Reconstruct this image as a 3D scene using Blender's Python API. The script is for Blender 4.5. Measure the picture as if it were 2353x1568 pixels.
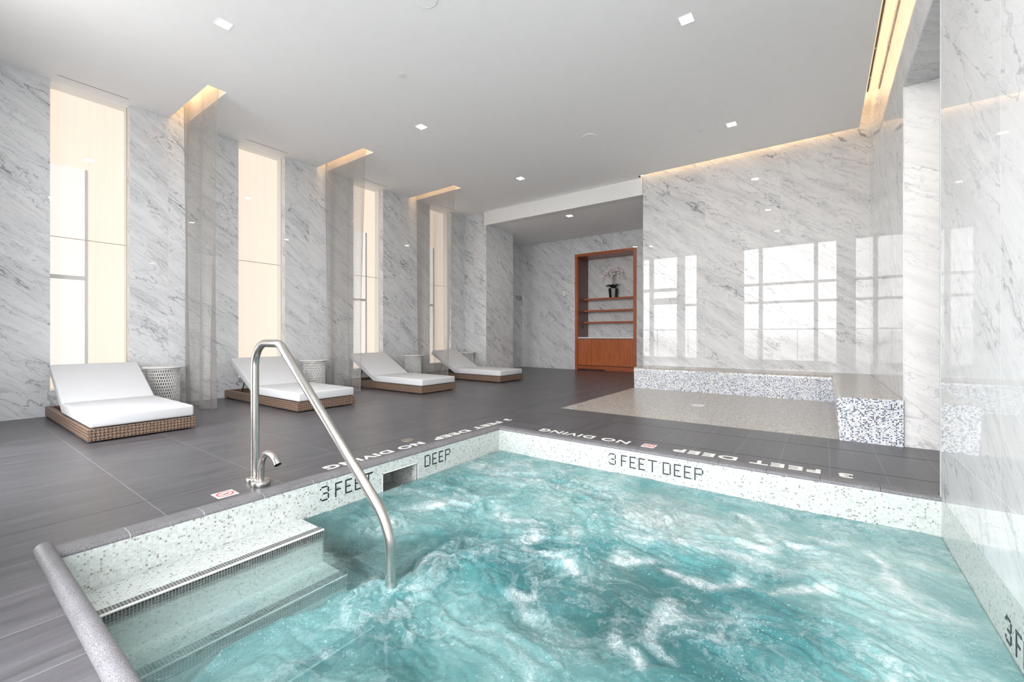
import bpy, bmesh, math, random
import numpy as np
from mathutils import Vector, Matrix

for o in list(bpy.data.objects):
    bpy.data.objects.remove(o, do_unlink=True)
SC = bpy.context.scene
COL = SC.collection
R = random.Random(7)

# ------------------------------------------------------------------ camera
IMG_W, IMG_H = 2353.0, 1568.0
F_PX = 987.0
YAW = math.atan((1889 - 1176.5) / F_PX)
cam_d = bpy.data.cameras.new('camera')
cam_d.sensor_width = 36.0
cam_d.lens = F_PX / IMG_W * 36.0
cam_d.shift_y = -(784.0 - 771.0) / IMG_W
cam_d.clip_start = 0.02
cam = bpy.data.objects.new('camera', cam_d)
COL.objects.link(cam)
cam.location = (0, 0, 0.95)
cam.rotation_euler = (math.pi / 2, 0, YAW)
SC.camera = cam

# ------------------------------------------------------------------ colour management
SC.view_settings.view_transform = 'Standard'
SC.view_settings.look = 'None'
SC.view_settings.exposure = 1.27
SC.view_settings.gamma = 1.0
SC.view_settings.use_curve_mapping = False
SC.cycles.max_bounces = 12
SC.cycles.diffuse_bounces = 7
SC.cycles.glossy_bounces = 5
SC.cycles.transmission_bounces = 8
SC.cycles.transparent_max_bounces = 24
SC.cycles.sample_clamp_indirect = 8.0
SC.cycles.use_denoising = True

SKY = 6.0          # brightness of the overcast sky outside the windows
DOWN = 80.0        # recessed downlights
COVE = 9.0        # warm led strips


# ------------------------------------------------------------------ node helpers
class NT:
    def __init__(self, tree):
        self.t = tree
        self.n = tree.nodes
        self.l = tree.links

    def add(self, typ, inputs=None, **props):
        nd = self.n.new(typ)
        for k, v in props.items():
            setattr(nd, k, v)
        if inputs:
            for k, v in inputs.items():
                s = nd.inputs[k]
                if hasattr(v, 'is_output') or isinstance(v, bpy.types.NodeSocket):
                    self.l.new(v, s)
                else:
                    s.default_value = v
        return nd

    def math(self, op, a, b=None, c=None, clamp=False):
        ins = {0: a}
        if b is not None:
            ins[1] = b
        if c is not None:
            ins[2] = c
        return self.add('ShaderNodeMath', ins, operation=op, use_clamp=clamp).outputs[0]

    def vmath(self, op, a, b=None):
        ins = {0: a}
        if b is not None:
            ins[1] = b
        return self.add('ShaderNodeVectorMath', ins, operation=op)

    def mix(self, fac, a, b, blend='MIX'):
        nd = self.n.new('ShaderNodeMix')
        nd.data_type = 'RGBA'
        nd.blend_type = blend
        nd.clamp_factor = True
        for i, v in ((0, fac), (6, a), (7, b)):
            s = nd.inputs[i]
            if isinstance(v, bpy.types.NodeSocket):
                self.l.new(v, s)
            else:
                if i != 0 and len(v) == 3:
                    v = (*v, 1)
                s.default_value = v
        return nd.outputs[2]

    def noise(self, vec, scale, detail=3, rough=0.55, dist=0.0):
        nd = self.add('ShaderNodeTexNoise', {'Vector': vec, 'Scale': scale, 'Detail': detail,
                                             'Roughness': rough, 'Distortion': dist})
        return nd

    def ramp(self, fac, stops, interp='LINEAR'):
        nd = self.n.new('ShaderNodeValToRGB')
        self.l.new(fac, nd.inputs[0])
        cr = nd.color_ramp
        cr.interpolation = interp
        while len(cr.elements) < len(stops):
            cr.elements.new(0.5)
        for e, (p, c) in zip(cr.elements, stops):
            e.position = p
            e.color = (*c, 1) if len(c) == 3 else c
        return nd.outputs[0]

    def maprange(self, v, a, b, c, d, smooth=False):
        nd = self.add('ShaderNodeMapRange', {0: v, 1: a, 2: b, 3: c, 4: d})
        if smooth:
            nd.interpolation_type = 'SMOOTHSTEP'
        return nd.outputs[0]


def new_mat(name):
    m = bpy.data.materials.new(name)
    m.use_nodes = True
    m.node_tree.nodes.clear()
    nt = NT(m.node_tree)
    out = nt.add('ShaderNodeOutputMaterial')
    return m, nt, out


def principled(nt, out, **kw):
    p = nt.add('ShaderNodeBsdfPrincipled')
    for k, v in kw.items():
        s = p.inputs[k]
        if isinstance(v, bpy.types.NodeSocket):
            nt.l.new(v, s)
        else:
            if s.type == 'RGBA' and len(v) == 3:
                v = (*v, 1)
            s.default_value = v
    nt.l.new(p.outputs[0], out.inputs[0])
    return p


def uvnode(nt):
    return nt.add('ShaderNodeUVMap').outputs[0]


def plain(name, col, rough=0.5, metal=0.0, var=0.03, scale=8.0, spec=0.5, bump=0.0):
    m, nt, out = new_mat(name)
    g = nt.add('ShaderNodeTexCoord').outputs['Object']
    n = nt.noise(g, scale, 4).outputs[0]
    k = nt.maprange(n, 0.3, 0.7, 1 - var, 1 + var)
    c = nt.add('ShaderNodeVectorMath', {0: col, 'Scale': k}, operation='SCALE').outputs[0]
    kw = dict(Roughness=rough, Metallic=metal)
    p = principled(nt, out, **kw)
    nt.l.new(c, p.inputs['Base Color'])
    p.inputs['Specular IOR Level'].default_value = spec
    if bump:
        n2 = nt.noise(g, scale * 14, 4).outputs[0]
        b = nt.add('ShaderNodeBump', {'Strength': bump, 'Distance': 0.002, 'Height': n2})
        nt.l.new(b.outputs[0], p.inputs['Normal'])
    return m


def emit(name, col, strength):
    m, nt, out = new_mat(name)
    e = nt.add('ShaderNodeEmission', {'Color': (*col, 1), 'Strength': strength})
    nt.l.new(e.outputs[0], out.inputs[0])
    return m


def marble(name, pw, ph, ax, ay, angle=-36.0, base=(0.80, 0.80, 0.80), vein=(0.27, 0.285, 0.31),
           strength=1.0, rough=0.012, seam=0.35, spec=0.4, sc=1.0, seamcol=(0.5, 0.5, 0.5)):
    """polished white marble, cut into slabs pw x ph metres, veins at angle degrees"""
    m, nt, out = new_mat(name)
    uv = uvnode(nt)
    sep = nt.add('ShaderNodeSeparateXYZ', {0: uv})
    u = nt.math('SUBTRACT', sep.outputs[0], ax)
    v = nt.math('SUBTRACT', sep.outputs[1], ay)
    cu = nt.math('DIVIDE', u, pw)
    cv = nt.math('DIVIDE', v, ph)
    fu = nt.math('FLOOR', cu)
    fv = nt.math('FLOOR', cv)
    cell = nt.add('ShaderNodeCombineXYZ', {0: fu, 1: fv, 2: 0.0}).outputs[0]
    wn = nt.add('ShaderNodeTexWhiteNoise', {0: cell}, noise_dimensions='3D').outputs['Color']
    off = nt.add('ShaderNodeVectorMath', {0: wn, 'Scale': 9.0}, operation='SCALE').outputs[0]
    co = nt.vmath('ADD', uv, off).outputs[0]
    mp = nt.add('ShaderNodeMapping', {'Vector': co, 'Rotation': (0, 0, math.radians(-angle)),
                                      'Scale': (0.55 * sc, 1.5 * sc, 1.0)}).outputs[0]
    # Mapping scales first then rotates: rotate first in its own node instead
    rot = nt.add('ShaderNodeMapping', {'Vector': co, 'Rotation': (0, 0, math.radians(-angle))}).outputs[0]
    st = nt.add('ShaderNodeMapping', {'Vector': rot, 'Scale': (0.50 * sc, 1.9 * sc, 1.0)}).outputs[0]
    w1 = nt.noise(st, 1.3, 5, 0.6).outputs['Color']
    w1 = nt.vmath('SUBTRACT', w1, (0.5, 0.5, 0.5)).outputs[0]
    w1 = nt.add('ShaderNodeVectorMath', {0: w1, 'Scale': 0.55}, operation='SCALE').outputs[0]
    wc = nt.vmath('ADD', st, w1).outputs[0]
    w2 = nt.noise(co, 9.0, 4, 0.6).outputs['Color']
    w2 = nt.vmath('SUBTRACT', w2, (0.5, 0.5, 0.5)).outputs[0]
    w2 = nt.add('ShaderNodeVectorMath', {0: w2, 'Scale': 0.10}, operation='SCALE').outputs[0]
    wc = nt.vmath('ADD', wc, w2).outputs[0]

    def ridge(scale, width, detail=2, rough_=0.5):
        n = nt.noise(wc, scale, detail, rough_).outputs[0]
        a = nt.math('ABSOLUTE', nt.math('SUBTRACT', n, 0.5))
        return nt.maprange(a, 0.0, width, 1.0, 0.0, True)
    mask = nt.maprange(nt.noise(st, 1.1, 3).outputs[0], 0.42, 0.66, 0.0, 1.0)
    mask2 = nt.maprange(nt.noise(st, 2.6, 3).outputs[0], 0.40, 0.62, 0.0, 1.0)
    r1 = nt.math('MULTIPLY', ridge(1.9, 0.012, 3), nt.math('MULTIPLY_ADD', mask, 0.75, 0.15))
    r2 = nt.math('MULTIPLY', ridge(5.2, 0.020, 3), nt.math('MULTIPLY_ADD', mask2, 0.55, 0.05))
    r3 = nt.math('MULTIPLY', ridge(12.0, 0.035, 2), nt.math('MULTIPLY', mask2, 0.22))
    cloud = nt.maprange(nt.noise(wc, 2.2, 6, 0.62).outputs[0], 0.46, 0.74, 0.0, 0.34)
    streak = nt.maprange(nt.noise(nt.add('ShaderNodeMapping', {'Vector': wc, 'Scale': (1, 4, 1)}).outputs[0],
                                  3.2, 5, 0.65).outputs[0], 0.45, 0.8, 0.0, 0.30)
    tot = nt.math('MAXIMUM', r1, r2)
    tot = nt.math('MAXIMUM', tot, r3)
    soft = nt.math('ADD', cloud, streak)
    tot = nt.math('ADD', nt.math('MULTIPLY', tot, 0.62 * strength), nt.math('MULTIPLY', soft, 0.55 * strength), clamp=True)
    col = nt.mix(tot, base, vein)
    # slab joints
    gu = nt.math('MULTIPLY', nt.math('ABSOLUTE', nt.math('SUBTRACT', nt.math('FRACT', nt.math('ADD', cu, 0.5)), 0.5)), pw)
    gv = nt.math('MULTIPLY', nt.math('ABSOLUTE', nt.math('SUBTRACT', nt.math('FRACT', nt.math('ADD', cv, 0.5)), 0.5)), ph)
    g = nt.math('LESS_THAN', nt.math('MINIMUM', gu, gv), 0.0013)
    col = nt.mix(nt.math('MULTIPLY', g, seam), col, seamcol)
    p = principled(nt, out, Roughness=rough)
    nt.l.new(col, p.inputs['Base Color'])
    p.inputs['Specular IOR Level'].default_value = spec
    return m


def mosaic(name, stops, grout, pitch=0.0109, gap=0.13, rough=0.12, shade=0.0, shadecol=(0.2, 0.25, 0.45), spec=0.5):
    """small square glass mosaic; stops = constant ramp over a random number per tile"""
    m, nt, out = new_mat(name)
    uv = uvnode(nt)
    s = nt.add('ShaderNodeVectorMath', {0: uv, 'Scale': 1.0 / pitch}, operation='SCALE').outputs[0]
    cell = nt.vmath('FLOOR', s).outputs[0]
    fr = nt.vmath('FRACTION', s).outputs[0]
    wn = nt.add('ShaderNodeTexWhiteNoise', {0: cell}, noise_dimensions='3D')
    col = nt.ramp(wn.outputs['Value'], stops, 'CONSTANT')
    wn2 = nt.add('ShaderNodeTexWhiteNoise', {0: nt.vmath('ADD', cell, (17.3, 5.1, 2.0)).outputs[0]}, noise_dimensions='3D')
    k = nt.maprange(wn2.outputs['Value'], 0, 1, 0.90, 1.08)
    col = nt.add('ShaderNodeVectorMath', {0: col, 'Scale': k}, operation='SCALE').outputs[0]
    if shade:
        big = nt.maprange(nt.noise(uv, 3.0, 2).outputs[0], 0.4, 0.65, 0.0, shade)
        col = nt.mix(big, col, shadecol, 'MULTIPLY')
    sp = nt.add('ShaderNodeSeparateXYZ', {0: fr})
    a = nt.math('LESS_THAN', sp.outputs[0], gap)
    b = nt.math('LESS_THAN', sp.outputs[1], gap)
    g = nt.math('MAXIMUM', a, b)
    col = nt.mix(g, col, grout)
    p = principled(nt, out)
    nt.l.new(col, p.inputs['Base Color'])
    nt.l.new(nt.math('MULTIPLY_ADD', g, 0.5, rough), p.inputs['Roughness'])
    p.inputs['Specular IOR Level'].default_value = spec
    return m


def floor_tiles(name, px, py, ax, ay, base=(0.080, 0.077, 0.084), xj=True, yj=True, jit=0.0,
                grout=(0.26, 0.255, 0.26), rough=0.33, streak=1.0):
    m, nt, out = new_mat(name)
    uv = uvnode(nt)
    sep = nt.add('ShaderNodeSeparateXYZ', {0: uv})
    v = nt.math('DIVIDE', nt.math('SUBTRACT', sep.outputs[1], ay), py)
    fv = nt.math('FLOOR', v)
    u = nt.math('DIVIDE', nt.math('SUBTRACT', sep.outputs[0], ax), px)
    if jit:
        j = nt.add('ShaderNodeTexWhiteNoise', {1: fv}, noise_dimensions='1D').outputs['Value']
        u = nt.math('ADD', u, nt.math('MULTIPLY', j, jit))
    fu = nt.math('FLOOR', u)
    cell = nt.add('ShaderNodeCombineXYZ', {0: fu, 1: fv, 2: 0.0}).outputs[0]
    wn = nt.add('ShaderNodeTexWhiteNoise', {0: cell}, noise_dimensions='3D')
    off = nt.add('ShaderNodeVectorMath', {0: wn.outputs['Color'], 'Scale': 13.0}, operation='SCALE').outputs[0]
    co = nt.vmath('ADD', uv, off).outputs[0]
    st = nt.add('ShaderNodeMapping', {'Vector': co, 'Scale': (16.0, 1.3, 1.0)}).outputs[0]
    n1 = nt.noise(st, 1.0, 6, 0.65, 0.4).outputs[0]
    st2 = nt.add('ShaderNodeMapping', {'Vector': co, 'Scale': (70.0, 5.0, 1.0)}).outputs[0]
    n2 = nt.noise(st2, 1.0, 4, 0.6).outputs[0]
    n3 = nt.noise(co, 260.0, 2, 0.6).outputs[0]
    k = nt.math('ADD', nt.maprange(n1, 0.3, 0.7, 0.68, 1.34), nt.maprange(n2, 0.3, 0.7, -0.20 * streak, 0.20 * streak))
    k = nt.math('ADD', k, nt.maprange(n3, 0.3, 0.7, -0.05, 0.05))
    k = nt.math('MULTIPLY', k, nt.maprange(wn.outputs['Value'], 0, 1, 0.93, 1.07))
    col = nt.add('ShaderNodeVectorMath', {0: base, 'Scale': k}, operation='SCALE').outputs[0]
    gs = []
    if xj:
        gs.append(nt.math('MULTIPLY', nt.math('ABSOLUTE', nt.math('SUBTRACT', nt.math('FRACT', nt.math('ADD', u, 0.5)), 0.5)), px))
    if yj:
        gs.append(nt.math('MULTIPLY', nt.math('ABSOLUTE', nt.math('SUBTRACT', nt.math('FRACT', nt.math('ADD', v, 0.5)), 0.5)), py * 0.8))
    d = gs[0] if len(gs) == 1 else nt.math('MINIMUM', gs[0], gs[1])
    g = nt.math('LESS_THAN', d, 0.0013)
    col = nt.mix(g, col, grout)
    p = principled(nt, out)
    nt.l.new(col, p.inputs['Base Color'])
    nt.l.new(nt.maprange(n1, 0.3, 0.7, rough - 0.05, rough + 0.07), p.inputs['Roughness'])
    b = nt.add('ShaderNodeBump', {'Strength': 0.25, 'Distance': 0.0012, 'Height': nt.math('ADD', n2, nt.math('MULTIPLY', g, -2.0))})
    nt.l.new(b.outputs[0], p.inputs['Normal'])
    return m


def wood(name, c1, c2, vertical=True, rough=0.28):
    m, nt, out = new_mat(name)
    uv = uvnode(nt)
    sc = (30.0, 1.6, 1.0) if vertical else (1.6, 30.0, 1.0)
    st = nt.add('ShaderNodeMapping', {'Vector': uv, 'Scale': sc}).outputs[0]
    n = nt.noise(st, 1.0, 6, 0.6, 1.2).outputs[0]
    st2 = nt.add('ShaderNodeMapping', {'Vector': uv, 'Scale': tuple(s * 4 for s in sc)}).outputs[0]
    n2 = nt.noise(st2, 1.0, 3, 0.6).outputs[0]
    k = nt.math('ADD', nt.math('MULTIPLY', n, 0.7), nt.math('MULTIPLY', n2, 0.3))
    col = nt.ramp(k, [(0.32, c1), (0.68, c2)])
    p = principled(nt, out, Roughness=rough)
    nt.l.new(col, p.inputs['Base Color'])
    return m


def speckle(name, a, b, rough=0.5):
    m, nt, out = new_mat(name)
    uv = nt.add('ShaderNodeTexCoord').outputs['Object']
    n = nt.noise(uv, 420.0, 2, 0.8).outputs[0]
    n2 = nt.noise(uv, 8.0, 3).outputs[0]
    col = nt.ramp(n, [(0.36, b), (0.5, a), (0.66, tuple(min(1, x * 1.9) for x in a))])
    k = nt.maprange(n2, 0.3, 0.7, 0.9, 1.12)
    col = nt.add('ShaderNodeVectorMath', {0: col, 'Scale': k}, operation='SCALE').outputs[0]
    p = principled(nt, out, Roughness=rough)
    nt.l.new(col, p.inputs['Base Color'])
    bm_ = nt.add('ShaderNodeBump', {'Strength': 0.3, 'Distance': 0.001, 'Height': n})
    nt.l.new(bm_.outputs[0], p.inputs['Normal'])
    return m


def wicker(name, pitch=0.027):
    m, nt, out = new_mat(name)
    uv = uvnode(nt)
    s = nt.add('ShaderNodeVectorMath', {0: uv, 'Scale': 1.0 / pitch}, operation='SCALE').outputs[0]
    sp = nt.add('ShaderNodeSeparateXYZ', {0: s})
    u, v = sp.outputs[0], sp.outputs[1]
    fu, fv = nt.math('FRACT', u), nt.math('FRACT', v)
    par = nt.math('MODULO', nt.math('ABSOLUTE', nt.math('ADD', nt.math('FLOOR', u), nt.math('FLOOR', v))), 2.0)
    du = nt.math('ABSOLUTE', nt.math('SUBTRACT', fu, 0.5))
    dv = nt.math('ABSOLUTE', nt.math('SUBTRACT', fv, 0.5))
    inu = nt.math('LESS_THAN', du, 0.31)      # vertical strand
    inv = nt.math('LESS_THAN', dv, 0.33)      # horizontal strand
    hole = nt.math('SUBTRACT', 1.0, nt.math('MAXIMUM', inu, inv))
    # which strand is on top inside a crossing
    hu = nt.math('SUBTRACT', 1.0, nt.math('MULTIPLY', nt.math('MULTIPLY', du, du), 4.0))
    hv = nt.math('SUBTRACT', 1.0, nt.math('MULTIPLY', nt.math('MULTIPLY', dv, dv), 4.0))
    hv_up = nt.math('MULTIPLY', hu, hv)
    edge_u = nt.maprange(du, 0.24, 0.34, 1.0, 0.40)
    edge_v = nt.maprange(dv, 0.26, 0.36, 1.0, 0.40)
    edge = nt.math('ADD', nt.math('MULTIPLY', edge_u, par), nt.math('MULTIPLY', edge_v, nt.math('SUBTRACT', 1.0, par)))
    n = nt.noise(s, 1.3, 3).outputs[0]
    base = nt.ramp(n, [(0.3, (0.17, 0.105, 0.072)), (0.7, (0.32, 0.215, 0.155))])
    col = nt.add('ShaderNodeVectorMath', {0: base, 'Scale': edge}, operation='SCALE').outputs[0]
    col = nt.mix(hole, col, (0.015, 0.01, 0.008))
    p = principled(nt, out, Roughness=0.45)
    nt.l.new(col, p.inputs['Base Color'])
    hgt = nt.math('SUBTRACT', nt.math('MULTIPLY', edge, 0.6), hole)
    b = nt.add('ShaderNodeBump', {'Strength': 0.7, 'Distance': 0.003, 'Height': hgt})
    nt.l.new(b.outputs[0], p.inputs['Normal'])
    return m


def clear_glass(name, tint=(1, 1, 1)):
    m, nt, out = new_mat(name)
    fr = nt.add('ShaderNodeFresnel', {'IOR': 1.45}).outputs[0]
    bf = nt.add('ShaderNodeNewGeometry').outputs['Backfacing']
    fr = nt.math('MULTIPLY', fr, nt.math('SUBTRACT', 1.0, bf))
    tr = nt.add('ShaderNodeBsdfTransparent', {'Color': (*tint, 1)})
    gl = nt.add('ShaderNodeBsdfGlossy', {'Color': (1, 1, 1, 1), 'Roughness': 0.02})
    mx = nt.add('ShaderNodeMixShader', {0: fr, 1: tr.outputs[0], 2: gl.outputs[0]})
    nt.l.new(mx.outputs[0], out.inputs[0])
    return m


# ------------------------------------------------------------------ world: overcast bright sky, pale land below the horizon
w = bpy.data.worlds.new('world')
SC.world = w
w.use_nodes = True
w.node_tree.nodes.clear()
wt = NT(w.node_tree)
wo = wt.add('ShaderNodeOutputWorld')
tc = wt.add('ShaderNodeTexCoord').outputs['Generated']
sz = wt.add('ShaderNodeSeparateXYZ', {0: tc}).outputs[2]
skycol = wt.ramp(wt.math('MULTIPLY_ADD', sz, 0.5, 0.5),
                 [(0.0, (0.52, 0.51, 0.50)), (0.495, (0.54, 0.53, 0.52)), (0.503, (0.97, 0.96, 0.955)),
                  (0.62, (0.95, 0.955, 0.97)), (1.0, (0.86, 0.91, 0.98))])
bg = wt.add('ShaderNodeBackground', {'Color': skycol, 'Strength': SKY})
wt.l.new(bg.outputs[0], wo.inputs[0])

# ------------------------------------------------------------------ materials
M = {}
M['marble_left'] = marble('marble_left', 1.01, 1.83, 2.04, 0.31, base=(0.72, 0.73, 0.74), strength=1.9)
M['marble_back'] = marble('marble_back', 1.13, 1.83, -1.675, 0.38, base=(0.70, 0.70, 0.70), strength=1.7)
M['marble_niche'] = marble('marble_niche', 1.13, 1.34, -5.6, 0.30, base=(0.70, 0.71, 0.72), strength=1.9, angle=-42)
M['marble_right'] = marble('marble_right', 0.975, 9.0, 2.475, 0.31, base=(0.75, 0.75, 0.755), strength=1.2,
                           angle=38, spec=0.75, seam=0.8, seamcol=(0.95, 0.95, 0.95))
M['marble_bright'] = marble('marble_bright', 1.3, 9.0, 0.0, -1.0, base=(0.82, 0.81, 0.80), strength=1.0, angle=-30)
M['ceiling'] = plain('ceiling_paint', (0.91, 0.905, 0.90), 0.85, var=0.01, spec=0.2)
M['white_paint'] = plain('white_paint', (0.82, 0.82, 0.81), 0.6, var=0.01, spec=0.3)
M['plaster'] = plain('plaster', (0.62, 0.61, 0.60), 0.85, var=0.01, spec=0.2)
pool_stops = [(0.0, (0.52, 0.56, 0.535)), (0.45, (0.57, 0.605, 0.58)), (0.72, (0.49, 0.53, 0.505)),
              (0.86, (0.43, 0.46, 0.43)), (0.915, (0.33, 0.34, 0.30)), (0.965, (0.25, 0.25, 0.23)), (0.99, (0.28, 0.22, 0.18))]
M['pool_mosaic'] = mosaic('pool_mosaic', pool_stops, (0.54, 0.56, 0.545))
bench_stops = [(0.0, (0.78, 0.80, 0.82)), (0.34, (0.62, 0.64, 0.67)), (0.55, (0.36, 0.39, 0.47)),
               (0.68, (0.075, 0.08, 0.12)), (0.93, (0.72, 0.66, 0.56))]
M['bench_mosaic'] = mosaic('bench_mosaic', bench_stops, (0.72, 0.73, 0.74), shade=0.35, shadecol=(0.62, 0.70, 0.90))
top_stops = [(0.0, (0.34, 0.31, 0.275)), (0.3, (0.46, 0.43, 0.39)), (0.58, (0.17, 0.145, 0.13)), (0.8, (0.54, 0.50, 0.46))]
M['beige_mosaic'] = mosaic('beige_mosaic', top_stops, (0.52, 0.50, 0.47), rough=0.22)
dark_stops = [(0.0, (0.035, 0.035, 0.038)), (0.4, (0.055, 0.05, 0.048)), (0.8, (0.08, 0.07, 0.065))]
M['dark_mosaic'] = mosaic('dark_mosaic', dark_stops, (0.55, 0.56, 0.54), pitch=0.0125, gap=0.12)
M['bead'] = plain('white_bead', (0.78, 0.77, 0.74), 0.3)
M['black_tile'] = plain('black_glass_tile', (0.012, 0.014, 0.02), 0.12)
M['floor_main'] = floor_tiles('floor_main', 0.305, 0.605, -3.335, 0.165 - 0.0, jit=0.12)
M['floor_strip'] = floor_tiles('floor_strip', 0.305, 0.605, 0, 0.165, xj=False)
M['floor_deck'] = floor_tiles('floor_deck', 0.305, 0.65, 0.045, 3.85 - 6.5, streak=0.6)
M['joint'] = plain('expansion_joint', (0.03, 0.03, 0.032), 0.8)
M['granite'] = speckle('granite', (0.165, 0.160, 0.168), (0.04, 0.04, 0.043))
M['steel'] = plain('brushed_steel', (0.56, 0.54, 0.51), 0.26, 1.0, var=0.04, scale=20)
M['steel_dark'] = plain('dark_steel', (0.12, 0.12, 0.12), 0.4, 1.0)
M['chain'] = plain('chain_mesh_metal', (0.36, 0.34, 0.325), 0.5, 0.3, var=0.04)
M['fabric'] = plain('white_canvas', (0.64, 0.645, 0.66), 0.9, var=0.015, spec=0.15, bump=0.08)
M['wicker'] = wicker('brown_wicker')
M['black'] = plain('black_plastic', (0.012, 0.012, 0.012), 0.5)
M['table_white'] = plain('white_powder_coat', (0.74, 0.73, 0.71), 0.4)
M['wood'] = wood('cherry_wood', (0.28, 0.062, 0.020), (0.52, 0.155, 0.048))
M['wood_h'] = wood('cherry_wood_horizontal', (0.24, 0.055, 0.020), (0.44, 0.125, 0.042), False)
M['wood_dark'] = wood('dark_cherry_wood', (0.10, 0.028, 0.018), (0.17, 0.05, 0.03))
M['counter'] = plain('white_counter', (0.80, 0.80, 0.80), 0.2)
M['glass'] = clear_glass('window_glass')
M['frame'] = plain('window_frame_grey', (0.45, 0.46, 0.47), 0.4)
M['pot'] = plain('black_ceramic', (0.012, 0.013, 0.014), 0.18)
M['leaf'] = plain('dark_green_leaf', (0.018, 0.035, 0.016), 0.35)
M['stem'] = plain('pale_stem', (0.35, 0.27, 0.14), 0.5)
M['petal'] = plain('white_petal', (0.78, 0.73, 0.76), 0.6)
M['lip'] = plain('purple_lip', (0.30, 0.12, 0.20), 0.5)
M['sign_white'] = plain('sign_white', (0.80, 0.76, 0.74), 0.4)
M['sign_red'] = plain('sign_red', (0.70, 0.055, 0.05), 0.4)
M['paint_white'] = plain('deck_paint_white', (0.80, 0.78, 0.74), 0.5)
M['brass'] = plain('dull_brass', (0.42, 0.38, 0.30), 0.35, 0.8)
M['plate'] = plain('white_plate', (0.74, 0.74, 0.74), 0.35)
M['led_warm'] = emit('led_warm', (1.0, 0.64, 0.34), COVE * 0.9)
M['led_cove'] = emit('led_cove', (1.0, 0.66, 0.37), COVE * 0.7)
M['lamp'] = emit('downlight_lamp', (1.0, 0.90, 0.78), DOWN)
M['grey_floor'] = plain('balcony_slab', (0.4, 0.4, 0.4), 0.8)


def scrim(name, col, strength):
    """back-lit woven blind: gives off light, fine vertical ribs"""
    m, nt, out = new_mat(name)
    uv = uvnode(nt)
    sp = nt.add('ShaderNodeSeparateXYZ', {0: uv})
    r = nt.math('SINE', nt.math('MULTIPLY', sp.outputs[0], 2 * math.pi / 0.019))
    k = nt.maprange(r, -1, 1, 0.965, 1.02)
    n = nt.noise(nt.add('ShaderNodeMapping', {'Vector': uv, 'Scale': (30, 0.4, 1)}).outputs[0], 1.0, 2).outputs[0]
    k = nt.math('MULTIPLY', k, nt.maprange(n, 0.3, 0.7, 0.97, 1.03))
    e = nt.add('ShaderNodeEmission', {'Color': (*col, 1), 'Strength': nt.math('MULTIPLY', k, strength)})
    d = nt.add('ShaderNodeBsdfDiffuse', {'Color': (0.25, 0.25, 0.25, 1)})
    a = nt.add('ShaderNodeAddShader', {0: e.outputs[0], 1: d.outputs[0]})
    nt.l.new(a.outputs[0], out.inputs[0])
    return m


M['scrim_warm'] = scrim('scrim_warm', (1.0, 0.83, 0.67), 0.37)
M['scrim_bright'] = scrim('scrim_bright', (1.0, 0.94, 0.87), 0.36)


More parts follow.
